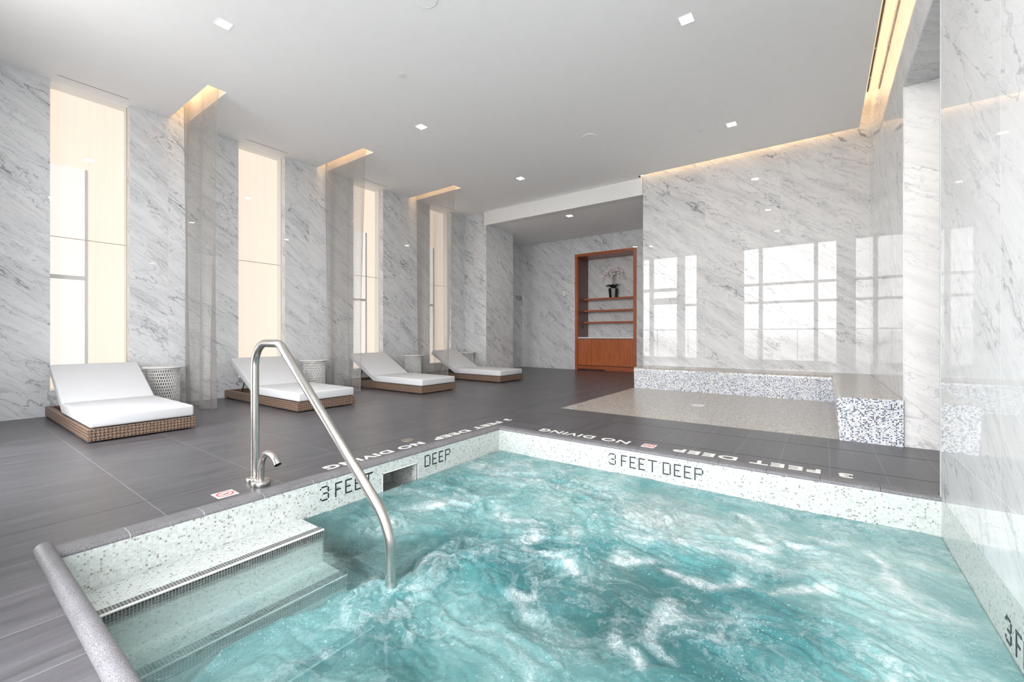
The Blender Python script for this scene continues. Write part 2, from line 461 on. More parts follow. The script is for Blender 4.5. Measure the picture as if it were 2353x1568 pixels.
# ------------------------------------------------------------------ mesh helpers
class MB:
    def __init__(self):
        self.v, self.f = [], []

    def add(self, vs, fs):
        o = len(self.v)
        self.v += [tuple(p) for p in vs]
        self.f += [tuple(i + o for i in f) for f in fs]

    def box(self, x0, x1, y0, y1, z0, z1):
        vs = [(x, y, z) for z in (z0, z1) for y in (y0, y1) for x in (x0, x1)]
        self.add(vs, [(0, 2, 3, 1), (4, 5, 7, 6), (0, 1, 5, 4), (2, 6, 7, 3), (0, 4, 6, 2), (1, 3, 7, 5)])

    def prism(self, poly, axis, a, b):
        """poly: list of 2-D points; extruded along axis ('x','y','z') from a to b"""
        def P(p, t):
            if axis == 'x':
                return (t, p[0], p[1])
            if axis == 'y':
                return (p[0], t, p[1])
            return (p[0], p[1], t)
        n = len(poly)
        vs = [P(p, a) for p in poly] + [P(p, b) for p in poly]
        fs = [tuple(range(n))[::-1], tuple(range(n, 2 * n))]
        fs += [(i, (i + 1) % n, n + (i + 1) % n, n + i) for i in range(n)]
        self.add(vs, fs)

    def tube(self, pts, r, seg=16, caps=True, closed=False):
        pts = [Vector(p) for p in pts]
        n = len(pts)
        rs = r if isinstance(r, (list, tuple)) else [r] * n
        t0 = (pts[1] - pts[0]).normalized()
        up = Vector((0, 0, 1)) if abs(t0.z) < 0.9 else Vector((0, 1, 0))
        nrm = t0.cross(up).normalized()
        vs, prev = [], t0
        for i, p in enumerate(pts):
            if i == 0:
                t = t0
            elif i == n - 1:
                t = (pts[i] - pts[i - 1]).normalized()
            else:
                t = ((pts[i + 1] - pts[i]).normalized() + (pts[i] - pts[i - 1]).normalized()).normalized()
            q = prev.rotation_difference(t)
            nrm = (q @ nrm)
            nrm = (nrm - t * nrm.dot(t)).normalized()
            prev = t
            b = t.cross(nrm)
            for k in range(seg):
                a = 2 * math.pi * k / seg
                vs.append(p + (nrm * math.cos(a) + b * math.sin(a)) * rs[i])
        fs = []
        for i in range(n - 1):
            for k in range(seg):
                k2 = (k + 1) % seg
                fs.append((i * seg + k, i * seg + k2, (i + 1) * seg + k2, (i + 1) * seg + k))
        if caps:
            fs.append(tuple(range(seg))[::-1])
            fs.append(tuple((n - 1) * seg + k for k in range(seg)))
        self.add(vs, fs)

    def lathe(self, prof, cx=0, cy=0, seg=32, cap=True):
        vs, fs = [], []
        for (r, z) in prof:
            for k in range(seg):
                a = 2 * math.pi * k / seg
                vs.append((cx + r * math.cos(a), cy + r * math.sin(a), z))
        for i in range(len(prof) - 1):
            for k in range(seg):
                k2 = (k + 1) % seg
                fs.append((i * seg + k, i * seg + k2, (i + 1) * seg + k2, (i + 1) * seg + k))
        if cap:
            fs.append(tuple(range(seg))[::-1])
            fs.append(tuple((len(prof) - 1) * seg + k for k in range(seg)))
        self.add(vs, fs)

    def build(self, name, mat, parent=None, smooth=False, bevel=0.0, bseg=2, recalc=True, angle=40):
        me = bpy.data.meshes.new(name)
        me.from_pydata(self.v, [], self.f)
        me.update()
        bm = bmesh.new()
        bm.from_mesh(me)
        if recalc:
            bmesh.ops.recalc_face_normals(bm, faces=bm.faces)
        if bevel:
            es = [e for e in bm.edges if len(e.link_faces) == 2 and e.calc_face_angle(0) > math.radians(30)]
            bmesh.ops.bevel(bm, geom=es, offset=bevel, segments=bseg, profile=0.5, affect='EDGES')
        uvl = bm.loops.layers.uv.new('UVMap')
        for f in bm.faces:
            n = f.normal
            a = (abs(n.x), abs(n.y), abs(n.z))
            ax = a.index(max(a))
            for lp in f.loops:
                c = lp.vert.co
                lp[uvl].uv = (c.y, c.z) if ax == 0 else ((c.x, c.z) if ax == 1 else (c.x, c.y))
            f.smooth = smooth
        if smooth:
            for e in bm.edges:
                if len(e.link_faces) == 2 and e.calc_face_angle(0) > math.radians(angle):
                    e.smooth = False
        bm.to_mesh(me)
        bm.free()
        me.materials.append(mat)
        o = bpy.data.objects.new(name, me)
        COL.objects.link(o)
        if parent:
            o.parent = parent
        return o


def panel(mb, plane, c0, c1, a0, a1, b0, b1, holes=()):
    """slab between c0 and c1 along `plane` axis, spanning a/b in the two others, with rectangular holes"""
    A = sorted({a0, a1, *[h[0] for h in holes], *[h[1] for h in holes]})
    B = sorted({b0, b1, *[h[2] for h in holes], *[h[3] for h in holes]})
    A = [a for a in A if a0 <= a <= a1]
    B = [b for b in B if b0 <= b <= b1]

    def solid(i, j):
        if i < 0 or j < 0 or i >= len(A) - 1 or j >= len(B) - 1:
            return False
        ma, mb_ = (A[i] + A[i + 1]) / 2, (B[j] + B[j + 1]) / 2
        return not any(h[0] < ma < h[1] and h[2] < mb_ < h[3] for h in holes)

    def P(c, a, b):
        return {'x': (c, a, b), 'y': (a, c, b), 'z': (a, b, c)}[plane]
    for i in range(len(A) - 1):
        for j in range(len(B) - 1):
            if not solid(i, j):
                continue
            q = [(A[i], B[j]), (A[i + 1], B[j]), (A[i + 1], B[j + 1]), (A[i], B[j + 1])]
            mb.add([P(c0, *p) for p in q], [(0, 1, 2, 3)])
            mb.add([P(c1, *p) for p in q], [(3, 2, 1, 0)])
            for (di, dj, p, r) in ((0, -1, q[0], q[1]), (1, 0, q[1], q[2]), (0, 1, q[2], q[3]), (-1, 0, q[3], q[0])):
                if not solid(i + di, j + dj):
                    mb.add([P(c0, *p), P(c0, *r), P(c1, *r), P(c1, *p)], [(0, 1, 2, 3)])


def weld(mb):
    """merge duplicate vertices so bevel / normals behave"""
    seen, remap, nv = {}, [], []
    for p in mb.v:
        k = (round(p[0], 5), round(p[1], 5), round(p[2], 5))
        if k not in seen:
            seen[k] = len(nv)
            nv.append(p)
        remap.append(seen[k])
    mb.v = nv
    mb.f = [tuple(remap[i] for i in f) for f in mb.f]
    return mb


def struct(o):
    o['kind'] = 'structure'
    return o


def tag(o, label, cat, group=None, kind=None):
    o['label'] = label
    o['category'] = cat
    if group:
        o['group'] = group
    if kind:
        o['kind'] = kind
    return o


def thing(name, label, cat, loc=(0, 0, 0), rz=0.0, group=None):
    o = bpy.data.objects.new(name, None)
    COL.objects.link(o)
    o.empty_display_size = 0.1
    o.location = loc
    o.rotation_euler = (0, 0, rz)
    return tag(o, label, cat, group)


def dup(root, loc, label, rz=None):
    def cp(o, parent):
        c = o.copy()
        COL.objects.link(c)
        if parent:
            c.parent = parent
        for ch in [x for x in bpy.data.objects if x.parent == o]:
            cp(ch, c)
        return c
    r = cp(root, None)
    r.location = loc
    if rz is not None:
        r.rotation_euler = (0, 0, rz)
    r['label'] = label
    return r


def slabbox(name, mat, x0, x1, y0, y1, z0, z1, parent=None, **kw):
    mb = MB()
    mb.box(x0, x1, y0, y1, z0, z1)
    return mb.build(name, mat, parent, **kw)


# ------------------------------------------------------------------ dimensions
XL = -7.36      # face of the left wall
XW = 0.565      # face of the right wall and right pool wall
YA = 8.14       # face of the back marble wall
ZC = 3.97       # ceiling
YF = -0.25      # inner face of the window wall behind the camera
YN = 10.72      # back wall of the niche
ZN = 3.65       # niche ceiling
PX0, PY0, PY1 = -2.69, 0.345, 3.50      # pool edges
WATER = -0.228
POOL_Z = -1.12

# ------------------------------------------------------------------ floors
mb = MB(); panel(mb, 'z', -0.12, 0.0, XL - 0.3, -3.142, YF - 0.2, YN + 0.75)
struct(weld(mb).build('floor', M['floor_main']))
mb = MB(); panel(mb, 'z', -0.12, 0.0, -3.138, -2.80, YF - 0.2, YN + 0.75)
struct(weld(mb).build('floor', M['floor_strip']))
mb = MB(); panel(mb, 'z', -0.12, 0.0, -2.80, 3.2, YF - 0.2, YN + 0.75,
                 holes=[(-2.80, XW + 0.05, 0.30, 3.60), (-2.76, XW + 0.05, 4.93, 8.14)])
struct(weld(mb).build('floor', M['floor_deck']))
mb = MB()
mb.box(-3.142, -3.138, YF - 0.2, YN + 0.7, -0.11, -0.0015)
struct(mb.build('trim_1', M['joint']))
mb = MB()
mb.box(-2.80, 3.0, 3.848, 3.8525, -0.11, 0.0008)
mb.box(-2.80, 3.0, 4.498, 4.5025, -0.11, 0.0008)
struct(mb.build('trim_2', M['joint']))
slabbox('floor', M['beige_mosaic'], -2.76, XW, 4.93, 8.14, -0.10, 0.001)['kind'] = 'structure'

# ------------------------------------------------------------------ ceiling
RECESS = [(2.05, 2.25), (4.21, 4.41), (6.33, 6.53)]
mb = MB()
holes = [(XL - 0.02, -6.0, a, b) for a, b in RECESS]
panel(mb, 'z', ZC, ZC + 0.04, XL - 0.35, 0.44, YF - 0.2, YA,
      holes=holes + [(-2.83, 0.44, 8.0, YA)])
struct(weld(mb).build('ceiling', M['ceiling']))
for a, b in RECESS:                    # lit troughs the mesh curtains hang from
    mb = MB()
    mb.box(XL, -6.0, a - 0.02, a, ZC + 0.04, 4.28)
    mb.box(XL, -6.0, b, b + 0.02, ZC + 0.04, 4.28)
    mb.box(-6.0, -5.98, a - 0.02, b + 0.02, ZC + 0.04, 4.28)
    mb.box(XL, -5.98, a - 0.02, b + 0.02, 4.28, 4.30)
    t = mb.build('ceiling', M['ceiling'])
    struct(t)
    l = slabbox('led_strip', M['led_warm'], XL + 0.1, -6.03, a + 0.004, a + 0.02, 4.23, 4.265)
    tag(l, 'warm light strip inside the ceiling trough above the %s mesh curtain' %
        {2.05: 'nearest', 4.21: 'second', 6.33: 'farthest'}[a], 'light strip')
# cove above the back and right marble walls
mb = MB()
mb.box(-2.85, 0.9, YA - 0.45, YA + 0.1, 4.30, 4.34)
mb.box(0.0, XW + 0.1, YF, YA - 0.45, 4.30, 4.34)
mb.box(-2.87, 0.02, YA - 0.47, YA - 0.45, ZC + 0.04, 4.34)
mb.box(0.0, 0.02, YF, YA - 0.45, ZC + 0.04, 4.30)
mb.box(-2.87, -2.83, YA - 0.47, YA + 0.1, ZC + 0.002, 4.34)
struct(mb.build('ceiling', M['ceiling']))
l = slabbox('led_strip', M['led_cove'], -2.75, 0.30, 7.86, 7.88, ZC + 0.045, ZC + 0.065)
tag(l, 'warm cove light strip hidden above the long back marble wall', 'light strip')
l = slabbox('led_strip', M['led_cove'], 0.29, 0.31, 0.0, 7.8, ZC + 0.045, ZC + 0.065)
tag(l, 'warm cove light strip hidden above the right marble wall', 'light strip')
# black slot diffuser in the cove
tv = thing('linear_vent', 'long black slot vent in the glowing ceiling cove at the right', 'vent', (0.503, 0, 0))
slabbox('slot', M['black'], -0.008, 0.008, 1.0, 7.62, 4.285, 4.2995, tv)
for y in (2.2, 3.4, 4.6, 5.6, 6.5, 7.2):
    slabbox('spacer', M['frame'], -0.008, 0.008, y, y + 0.02, 4.283, 4.285, tv)

# niche ceiling and white header
slabbox('ceiling', M['ceiling'], XL - 0.3, -2.78, YA + 0.02, YN + 0.02, ZN, ZN + 0.05)['kind'] = 'structure'
slabbox('trim_7', M['white_paint'], -6.72, -2.79, YA - 0.005, YA + 0.22, ZN - 0.004, ZC + 0.04)['kind'] = 'structure'

# ------------------------------------------------------------------ left wall with the four tall glazed openings
WIN = [(0.916, 1.632), (2.927, 3.640), (4.947, 5.640), (6.945, 7.650)]
WZ = 0.30
mb = MB()
panel(mb, 'x', XL - 0.105, XL, YF - 0.2, YA + 0.02, -0.1, ZC + 0.32, holes=[(a, b, WZ, ZC + 0.02) for a, b in WIN])
struct(weld(mb).build('wall_left', M['marble_left']))
bright = [(0.00, 0.47), (0.0, 0.07), (0.02, 0.66), (0.24, 0.50)]
for i, ((a, b), (f0, f1)) in enumerate(zip(WIN, bright)):
    W = bpy.data.objects.new('window_%d' % (i + 1), None)
    COL.objects.link(W)
    W.location = (XL - 0.11, a, WZ)
    W['kind'] = 'structure'
    wd, ht = b - a, ZC - WZ
    mb = MB()
    z_s = 2.14 - WZ
    mb.box(-0.008, 0.0, 0.004, wd - 0.004, 0.004, z_s - 0.003)
    mb.box(-0.008, 0.0, 0.004, wd - 0.004, z_s + 0.003, ht - 0.02)
    mb.build('glass_pane', M['glass'], W)
    mb = MB()
    mb.box(-0.012, 0.002, 0.0, wd, z_s - 0.0035, z_s + 0.0035)
    mb.box(-0.012, 0.003, wd - 0.008, wd - 0.002, 0.0, ht)
    mb.build('glazing_joint', M['steel_dark'] if False else M['brass'], W)
    # light box behind: reveals, blind and the outer window seen through it
    mb = MB()
    mb.box(-0.30, -0.012, -0.03, 0.0, 0, ht)
    mb.box(-0.30, -0.012, wd, wd + 0.03, 0, ht)
    mb.box(-0.30, -0.012, -0.03, wd + 0.03, -0.03, 0.0)
    mb.box(-0.30, -0.012, -0.03, wd + 0.03, ht - 0.005, ht + 0.02)
    mb.build('reveal', M['white_paint'], W)
    slabbox('blind', M['scrim_warm'], -0.172, -0.165, 0.0, wd, 0.0, ht, W)
    fw = wd * (f1 - f0)
    slabbox('outer_window', M['scrim_bright'], -0.163, -0.158, wd * f0 + 0.002, wd * f1, 0.22, 3.06 - WZ, W)
    if fw > 0.12:
        mb = MB()
        mb.box(-0.157, -0.145, wd * f1, wd * f1 + 0.028, 0.22, 3.06 - WZ)
        mb.box(-0.157, -0.150, wd * f0 + 0.002, wd * f1, 1.35, 1.40)
        mb.build('mullion', M['plaster'], W)
# far end of the left side: return pier, niche block and niche walls
mb = MB(); mb.box(XL - 0.1, -6.655, YA, 9.27, -0.1, ZC + 0.3)
struct(mb.build('wall_left', M['marble_left']))
slabbox('wall_left', M['marble_left'], XL - 0.1, XL, 9.26, YN, -0.1, ZN)['kind'] = 'structure'
mb = MB(); panel(mb, 'y', YN, YN + 0.04, XL - 0.1, -2.70, -0.1, ZN, holes=[(-5.56, -3.83, -0.1, 3.19)])
struct(weld(mb).build('wall_back', M['marble_niche']))
slabbox('wall_back', M['marble_niche'], -5.56, -3.80, 11.36, 11.40, 0.0, 3.19)['kind'] = 'structure'

# ------------------------------------------------------------------ back marble wall (Y = 8.14) and right walls
slabbox('wall_back', M['marble_back'], -2.78, XW + 0.4, YA, YA + 0.10, -0.1, 4.31)['kind'] = 'structure'
slabbox('wall_right', M['marble_left'], -2.78, -2.70, YA + 0.10, YN, -0.1, ZC + 0.3)['kind'] = 'structure'
OY0, OY1, OZ = 3.52, 4.93, 3.07       # opening in the right wall
mb = MB()
panel(mb, 'x', XW, XW + 0.06, YF - 0.2, YA, 0.0, 4.31, holes=[(OY0, OY1 + 0.03, 0.0, OZ + 0.02)])
struct(weld(mb).build('wall_right', M['marble_right']))
slabbox('trim_3', M['frame'], XW - 0.002, XW + 0.03, OY0, OY0 + 0.014, 0.0, OZ)['kind'] = 'structure'
# passage beyond the opening
slabbox('wall_back', M['marble_bright'], XW + 0.002, 3.2, OY1, OY1 + 0.08, -0.02, OZ + 0.1)['kind'] = 'structure'
slabbox('ceiling', M['marble_right'], XW + 0.002, 3.2, OY0 - 1.2, OY1 + 0.01, OZ, OZ + 0.06)['kind'] = 'structure'
slabbox('wall_right', M['plaster'], 3.1, 3.2, OY0 - 1.3, OY1, 0.0, OZ)['kind'] = 'structure'
slabbox('wall_front', M['marble_bright'], XW + 0.06, 3.2, OY0 - 1.3, OY0 - 1.2, 0.0, OZ)['kind'] = 'structure'

# ------------------------------------------------------------------ window wall behind the camera
ZT = 3.94
ZS = 0.08
G1 = (-5.72, -3.64)
G2 = (-2.23, 0.42)
mb = MB()
panel(mb, 'y', YF - 0.2, YF, XL - 0.3, XW + 0.3, -0.1, 4.31, holes=[(*G1, ZS, ZT), (*G2, ZS, ZT)])
struct(weld(mb).build('wall_front', M['plaster']))


def window_group(n, g, vs, bars):
    W = bpy.data.objects.new('window_%d' % n, None)
    COL.objects.link(W)
    W['kind'] = 'structure'
    W.location = (g[0], YF - 0.1, ZS)
    mb = MB()
    y0, y1 = -0.04, 0.04
    wd, ht = g[1] - g[0], ZT - ZS
    for (a, b) in [(0, 0.06), (wd - 0.06, wd)] + [(a - g[0], b - g[0]) for a, b in vs]:
        mb.box(a, b, y0, y1, 0, ht)
    for (a, b) in [(0, 0.06), (ht - 0.06, ht)]:
        mb.box(0, wd, y0, y1, a, b)
    for (xa, xb, za, zb) in bars:
        mb.box(xa - g[0], xb - g[0], y0, y1, za - ZS, zb - ZS)
    mb.build('frame', M['frame'], W)
    slabbox('glass_pane', M['glass'], 0.01, wd - 0.01, -0.004, 0.004, 0.01, ht - 0.01, W)


window_group(5, G1, [(-5.42, -5.26), (-4.39, -4.11)],
             [(-5.72, -4.39, 2.61, 2.73), (-5.30, -4.39, 2.12, 2.36), (-4.11, -3.64, 2.02, 2.11)])
window_group(6, G2, [(-1.73, -1.61), (-0.21, -0.10)], [(-2.23, 0.42, 2.62, 2.70), (-2.23, 0.42, 2.01, 2.09)])
# balcony outside
slabbox('floor', M['grey_floor'], -8.5, 2.0, -2.6, YF - 0.2, -0.2, -0.05)['kind'] = 'structure'
mb = MB()
mb.box(-8.4, 1.9, -2.45, -2.41, 1.16, 1.20)
for k in range(9):
    x = -8.3 + k * 1.26
    mb.box(x, x + 0.03, -2.45, -2.42, -0.05, 1.16)
tag(mb.build('balcony_railing', M['frame']), 'grey balcony railing outside, mirrored in the polished back wall', 'railing')

# daylight portals guide sampling through the glazing
for g in (G1, G2):
    ld = bpy.data.lights.new('window_portal', 'AREA')
    ld.shape = 'RECTANGLE'
    ld.size = g[1] - g[0]
    ld.size_y = ZT - ZS
    ld.cycles.is_portal = True
    lo = bpy.data.objects.new('window_portal', ld)
    COL.objects.link(lo)
    lo.location = ((g[0] + g[1]) / 2, YF - 0.22, (ZS + ZT) / 2)
    lo.rotation_euler = (math.pi / 2, 0, 0)       # -Z axis of the light turned to +Y

# ------------------------------------------------------------------ pool shell
mb = MB()
panel(mb, 'x', PX0 - 0.06, PX0, PY0 - 0.05, PY1 + 0.05, POOL_Z, -0.022, holes=[(2.06, 2.40, -0.34, -0.10)])
wl = struct(weld(mb).build('wall_left', M['pool_mosaic']))
mb = MB()
mb.box(PX0 - 0.42, PX0 - 0.40, 1.98, 2.48, -0.36, -0.05)
mb.box(PX0 - 0.42, PX0 - 0.06, 1.98, 2.00, -0.36, -0.05)
mb.box(PX0 - 0.42, PX0 - 0.06, 2.46, 2.48, -0.36, -0.05)
mb.box(PX0 - 0.42, PX0 - 0.06, 1.98, 2.48, -0.38, -0.34)
mb.box(PX0 - 0.42, PX0 - 0.06, 1.98, 2.48, -0.09, -0.06)
mb.build('skimmer_recess', M['pool_mosaic'], wl)
mb = MB()
mb.box(PX0 - 0.008, PX0 + 0.0015, 2.052, 2.06, -0.34, -0.092)
mb.box(PX0 - 0.008, PX0 + 0.0015, 2.40, 2.408, -0.34, -0.092)
mb.box(PX0 - 0.008, PX0 + 0.0015, 2.052, 2.408, -0.10, -0.092)
mb.build('skimmer_trim', M['bead'], wl)
slabbox('wall_back', M['pool_mosaic'], PX0, XW, PY1, PY1 + 0.08, POOL_Z, -0.022)['kind'] = 'structure'
slabbox('wall_right', M['pool_mosaic'], XW, XW + 0.06, PY0 - 0.05, PY1 + 0.02, POOL_Z, -0.001)['kind'] = 'structure'
slabbox('wall_front', M['pool_mosaic'], PX0, XW, PY0 - 0.04, PY0, POOL_Z, -0.01)['kind'] = 'structure'
slabbox('floor', M['pool_mosaic'], PX0 - 0.05, XW + 0.05, PY0 - 0.05, PY1 + 0.05, POOL_Z - 0.05, POOL_Z)['kind'] = 'structure'

# granite coping pieces
prof = [(-2.80, -0.06), (-2.80, 0.0), (-2.72, 0.0005), (-2.703, -0.001), (-2.694, -0.005), (-2.689, -0.012),
        (-2.689, -0.020), (-2.70, -0.05)]
joint_pat = [0.35, 0.599, 0.904, 1.21, 1.515, 1.82, 2.125, 2.43, 2.735, 3.04, 3.345, 3.60]
mb = MB()
for a, b in zip(joint_pat[:-1], joint_pat[1:]):
    mb.prism([(x, z) for x, z in prof], 'y', a + 0.0012, b - 0.0012)
c4 = struct(mb.build('trim_4', M['granite'], smooth=True, angle=50))
mb = MB(); mb.prism([(-2.799, -0.05), (-2.799, -0.001), (-2.72, -0.0005), (-2.703, -0.0022), (-2.6952, -0.006), (-2.6902, -0.012), (-2.6902, -0.020), (-2.70, -0.045)], 'y', 0.35, 3.60)
mb.build('joint_grout', M['bead'], c4)
mb = MB()
jx = [-2.80, -2.475, -2.17, -1.862, -1.556, -1.25, -0.94, -0.63, -0.32, -0.01, 0.295, XW]
for a, b in zip(jx[:-1], jx[1:]):
    pr = [(3.50 - (x + 2.69), z) for x, z in prof]
    mb.prism([(3.60, -0.06), (3.60, 0.0), (3.53, 0.0005), (3.513, -0.001), (3.504, -0.005), (3.499, -0.012),
              (3.499, -0.020), (3.51, -0.05)], 'x', a + (0.11 if a < -2.79 else 0.0012), b - 0.0012)
struct(mb.build('trim_5', M['granite'], smooth=True, angle=50))
# raised half-round coping on the near edge
mb = MB()
jn = [-2.79, -2.30, -2.00, -1.695, -1.39, -1.085, -0.78, -0.475, -0.17, 0.135, XW]
hr = []
for k in range(0, 13):
    a = math.pi * k / 12
    hr.append((0.327 - 0.031 * math.cos(a), 0.004 + 0.030 * math.sin(a)))
hr = [(0.296, -0.02)] + hr + [(0.358, -0.05), (0.33, -0.06)]
for a, b in zip(jn[:-1], jn[1:]):
    mb.prism(hr, 'x', a + 0.001, b - 0.001)
c6 = struct(mb.build('trim_6', M['granite'], smooth=True, angle=50))
mb = MB(); mb.prism([(0.327 + (y - 0.327) * 0.965, z - 0.0012) for y, z in hr], 'x', -2.785, XW - 0.001)
mb.build('joint_grout', M['bead'], c6)

# entry steps at the left wall
steps = thing('pool_steps', 'submerged white mosaic entry steps with dark tiled nosings along the left pool wall', 'steps', (PX0 + 0.003, PY0 + 0.003, POOL_Z))
SY = 1.42 - PY0
tops = [(-2.69, -2.425, -0.212), (-2.425, -2.185, -0.405), (-2.185, -1.935, -0.60), (-1.935, -1.68, -0.80)]
for (x0, x1, z) in tops:
    tr = slabbox('tread', M['pool_mosaic'], x0 - PX0, x1 - PX0 - 0.001, 0.0, SY, 0.0, z - POOL_Z, steps)
    mb = MB()
    mb.box(x1 - PX0 - (0.052 if z > -0.3 else 0.062), x1 - PX0 + 0.001, 0.0, SY + 0.002, z - POOL_Z - 0.002, z - POOL_Z + 0.0015)
    mb.box(x1 - PX0 - 0.001, x1 - PX0 + 0.002, 0.0, SY + 0.002, z - POOL_Z - 0.062, z - POOL_Z - 0.006)
    mb.build('nosing', M['dark_mosaic'], tr)
    mb = MB()
    mb.tube([(x1 - PX0 + 0.001, 0.0, z - POOL_Z - 0.001), (x1 - PX0 + 0.001, SY + 0.004, z - POOL_Z - 0.001)], 0.0055, 8)
    mb.build('bead', M['bead'], tr, smooth=True)
# submerged seating ledge round the far side
ledge = thing('underwater_ledge', 'submerged mosaic ledge with dark edge along the far and right pool walls', 'ledge', (PX0, PY1, POOL_Z))
BZ = -0.62
bx = MB()
bx.box(0.003, XW - PX0 - 0.003, -0.46, -0.003, 0.0, BZ - POOL_Z)
bx.box(0.05 - PX0, XW - PX0 - 0.003, PY0 - PY1 + 0.003, -0.46, 0.0, BZ - POOL_Z)
bx.box(0.003, 0.42, -1.75, -0.46, 0.0, BZ - POOL_Z)
bx.build('seat_block', M['pool_mosaic'], ledge)
mb = MB()
z = BZ - POOL_Z
mb.box(0.42, 0.05 - PX0, -0.462, -0.41, z - 0.05, z + 0.002)
mb.box(0.048 - PX0, 0.10 - PX0, PY0 - PY1, -0.41, z - 0.05, z + 0.002)
mb.box(0.37, 0.422, -1.75, -0.41, z - 0.05, z + 0.002)
mb.box(0.0, 0.422, -1.752, -1.70, z - 0.05, z + 0.002)
mb.build('edge_band', M['dark_mosaic'], ledge)

# ------------------------------------------------------------------ water
def vnoise(nx, ny, sx, sy, seed):
    rs = np.random.RandomState(seed)
    gx, gy = int(sx) + 3, int(sy) + 3
    g = rs.rand(gy, gx)
    xs = np.linspace(0, sx, nx); ys = np.linspace(0, sy, ny)
    return g, xs, ys


def sample(g, X, Y):
    X = np.mod(X, g.shape[1] - 1); Y = np.mod(Y, g.shape[0] - 1)
    xi = np.floor(X).astype(int); yi = np.floor(Y).astype(int)
    fx = X - xi; fy = Y - yi
    fx = fx * fx * fx * (fx * (fx * 6 - 15) + 10); fy = fy * fy * fy * (fy * (fy * 6 - 15) + 10)
    a = g[yi, xi]; b = g[yi, xi + 1]; c = g[yi + 1, xi]; d = g[yi + 1, xi + 1]
    return (a * (1 - fx) + b * fx) * (1 - fy) + (c * (1 - fx) + d * fx) * fy


RS = np.random.RandomState(11)
GR = [RS.rand(65, 65) for _ in range(8)]


def fbm(X, Y, f, octs, k, gain=0.5):
    t = np.zeros_like(X); a = 1.0; s = 0.0
    for i in range(octs):
        t += a * (sample(GR[(k + i) % 8], X * f + 13.7 * i + 3.1 * k, Y * f + 7.3 * i + 5.9 * k) - 0.5)
        s += a; a *= gain; f *= 2.03
    return t / s


nx, ny = 400, 390
X0, X1, Y0, Y1 = PX0 + 0.0005, XW - 0.0005, PY0 + 0.0005, PY1 - 0.0005
xs = np.linspace(X0, X1, nx); ys = np.linspace(Y0, Y1, ny)
XX, YY = np.meshgrid(xs, ys)
WXa = fbm(XX, YY, 1.6, 3, 0) * 0.9; WYa = fbm(XX, YY, 1.6, 3, 3) * 0.9
Xw, Yw = XX + WXa, YY + WYa
big = fbm(Xw, Yw, 1.7, 2, 1)
rid = 1 - np.abs(fbm(Xw, Yw, 3.2, 3, 2)) * 4.2
fine = fbm(Xw + 0.3 * rid, Yw, 13.0, 3, 4)
rip = fbm(XX, YY, 34.0, 2, 5)
# calmer over the entry steps
calm = 1 - 0.88 * np.clip((-1.72 - XX + 0.35 * fbm(XX, YY, 3.0, 2, 6)) / 0.30, 0, 1) * np.clip((1.62 - YY) / 0.30, 0, 1)
calm2 = 1 - 0.4 * np.clip((XX + 0.1) / 0.5, 0, 1)
# jets boil up in a few places
boil = np.zeros_like(XX)
for (bx_, by_, br, ba) in ((-2.05, 2.13, 0.24, 1.0), (-0.77, 2.88, 0.30, 1.0), (-1.85, 3.0, 0.25, 0.6), (-1.45, 2.15, 0.22, 0.7), (-1.2, 2.75, 0.3, 0.4)):
    boil += ba * np.exp(-(((XX - bx_) ** 2 + (YY - by_) ** 2) / br ** 2))
edge = np.clip(np.minimum(np.minimum(XX - PX0, XW - XX), np.minimum(YY - PY0, PY1 - YY)) / 0.12, 0, 1)
H = (0.042 * big + 0.011 * (rid - 0.5)) * calm * calm2 + (0.020 * fine + 0.0065 * rip) * (0.45 + 0.55 * calm) * calm2
H += boil * (0.014 + 0.022 * fine + 0.008 * rip)
H *= 0.35 + 0.65 * edge
ZZ = WATER + H
# foam: streaks on ridges, patches on the boils
fo = np.clip((rid - 0.80) / 0.17, 0, 1) * np.clip((fbm(XX, YY, 2.2, 3, 6) + 0.16) / 0.24, 0, 1)
patch = np.clip((fbm(Xw, Yw, 4.5, 4, 7) + 0.02) / 0.16, 0, 1)
foam = np.clip(fo * 0.85 + np.clip(boil, 0, 1) * (0.45 + 0.8 * patch) + 0.30 * patch * np.clip((YY - 1.7) / 1.2, 0, 1), 0, 1)
def seg_field(pts, wd):
    f = np.zeros_like(XX)
    px = XX + 0.16 * fbm(XX, YY, 5.0, 4, 2) ; py = YY + 0.16 * fbm(XX, YY, 5.0, 4, 5)
    for (ax_, ay_), (bx2, by2) in zip(pts[:-1], pts[1:]):
        dx_, dy_ = bx2 - ax_, by2 - ay_
        t_ = np.clip(((px - ax_) * dx_ + (py - ay_) * dy_) / (dx_ * dx_ + dy_ * dy_), 0, 1)
        d_ = np.hypot(px - ax_ - t_ * dx_, py - ay_ - t_ * dy_)
        f = np.maximum(f, np.exp(-(d_ / wd) ** 2))
    return f


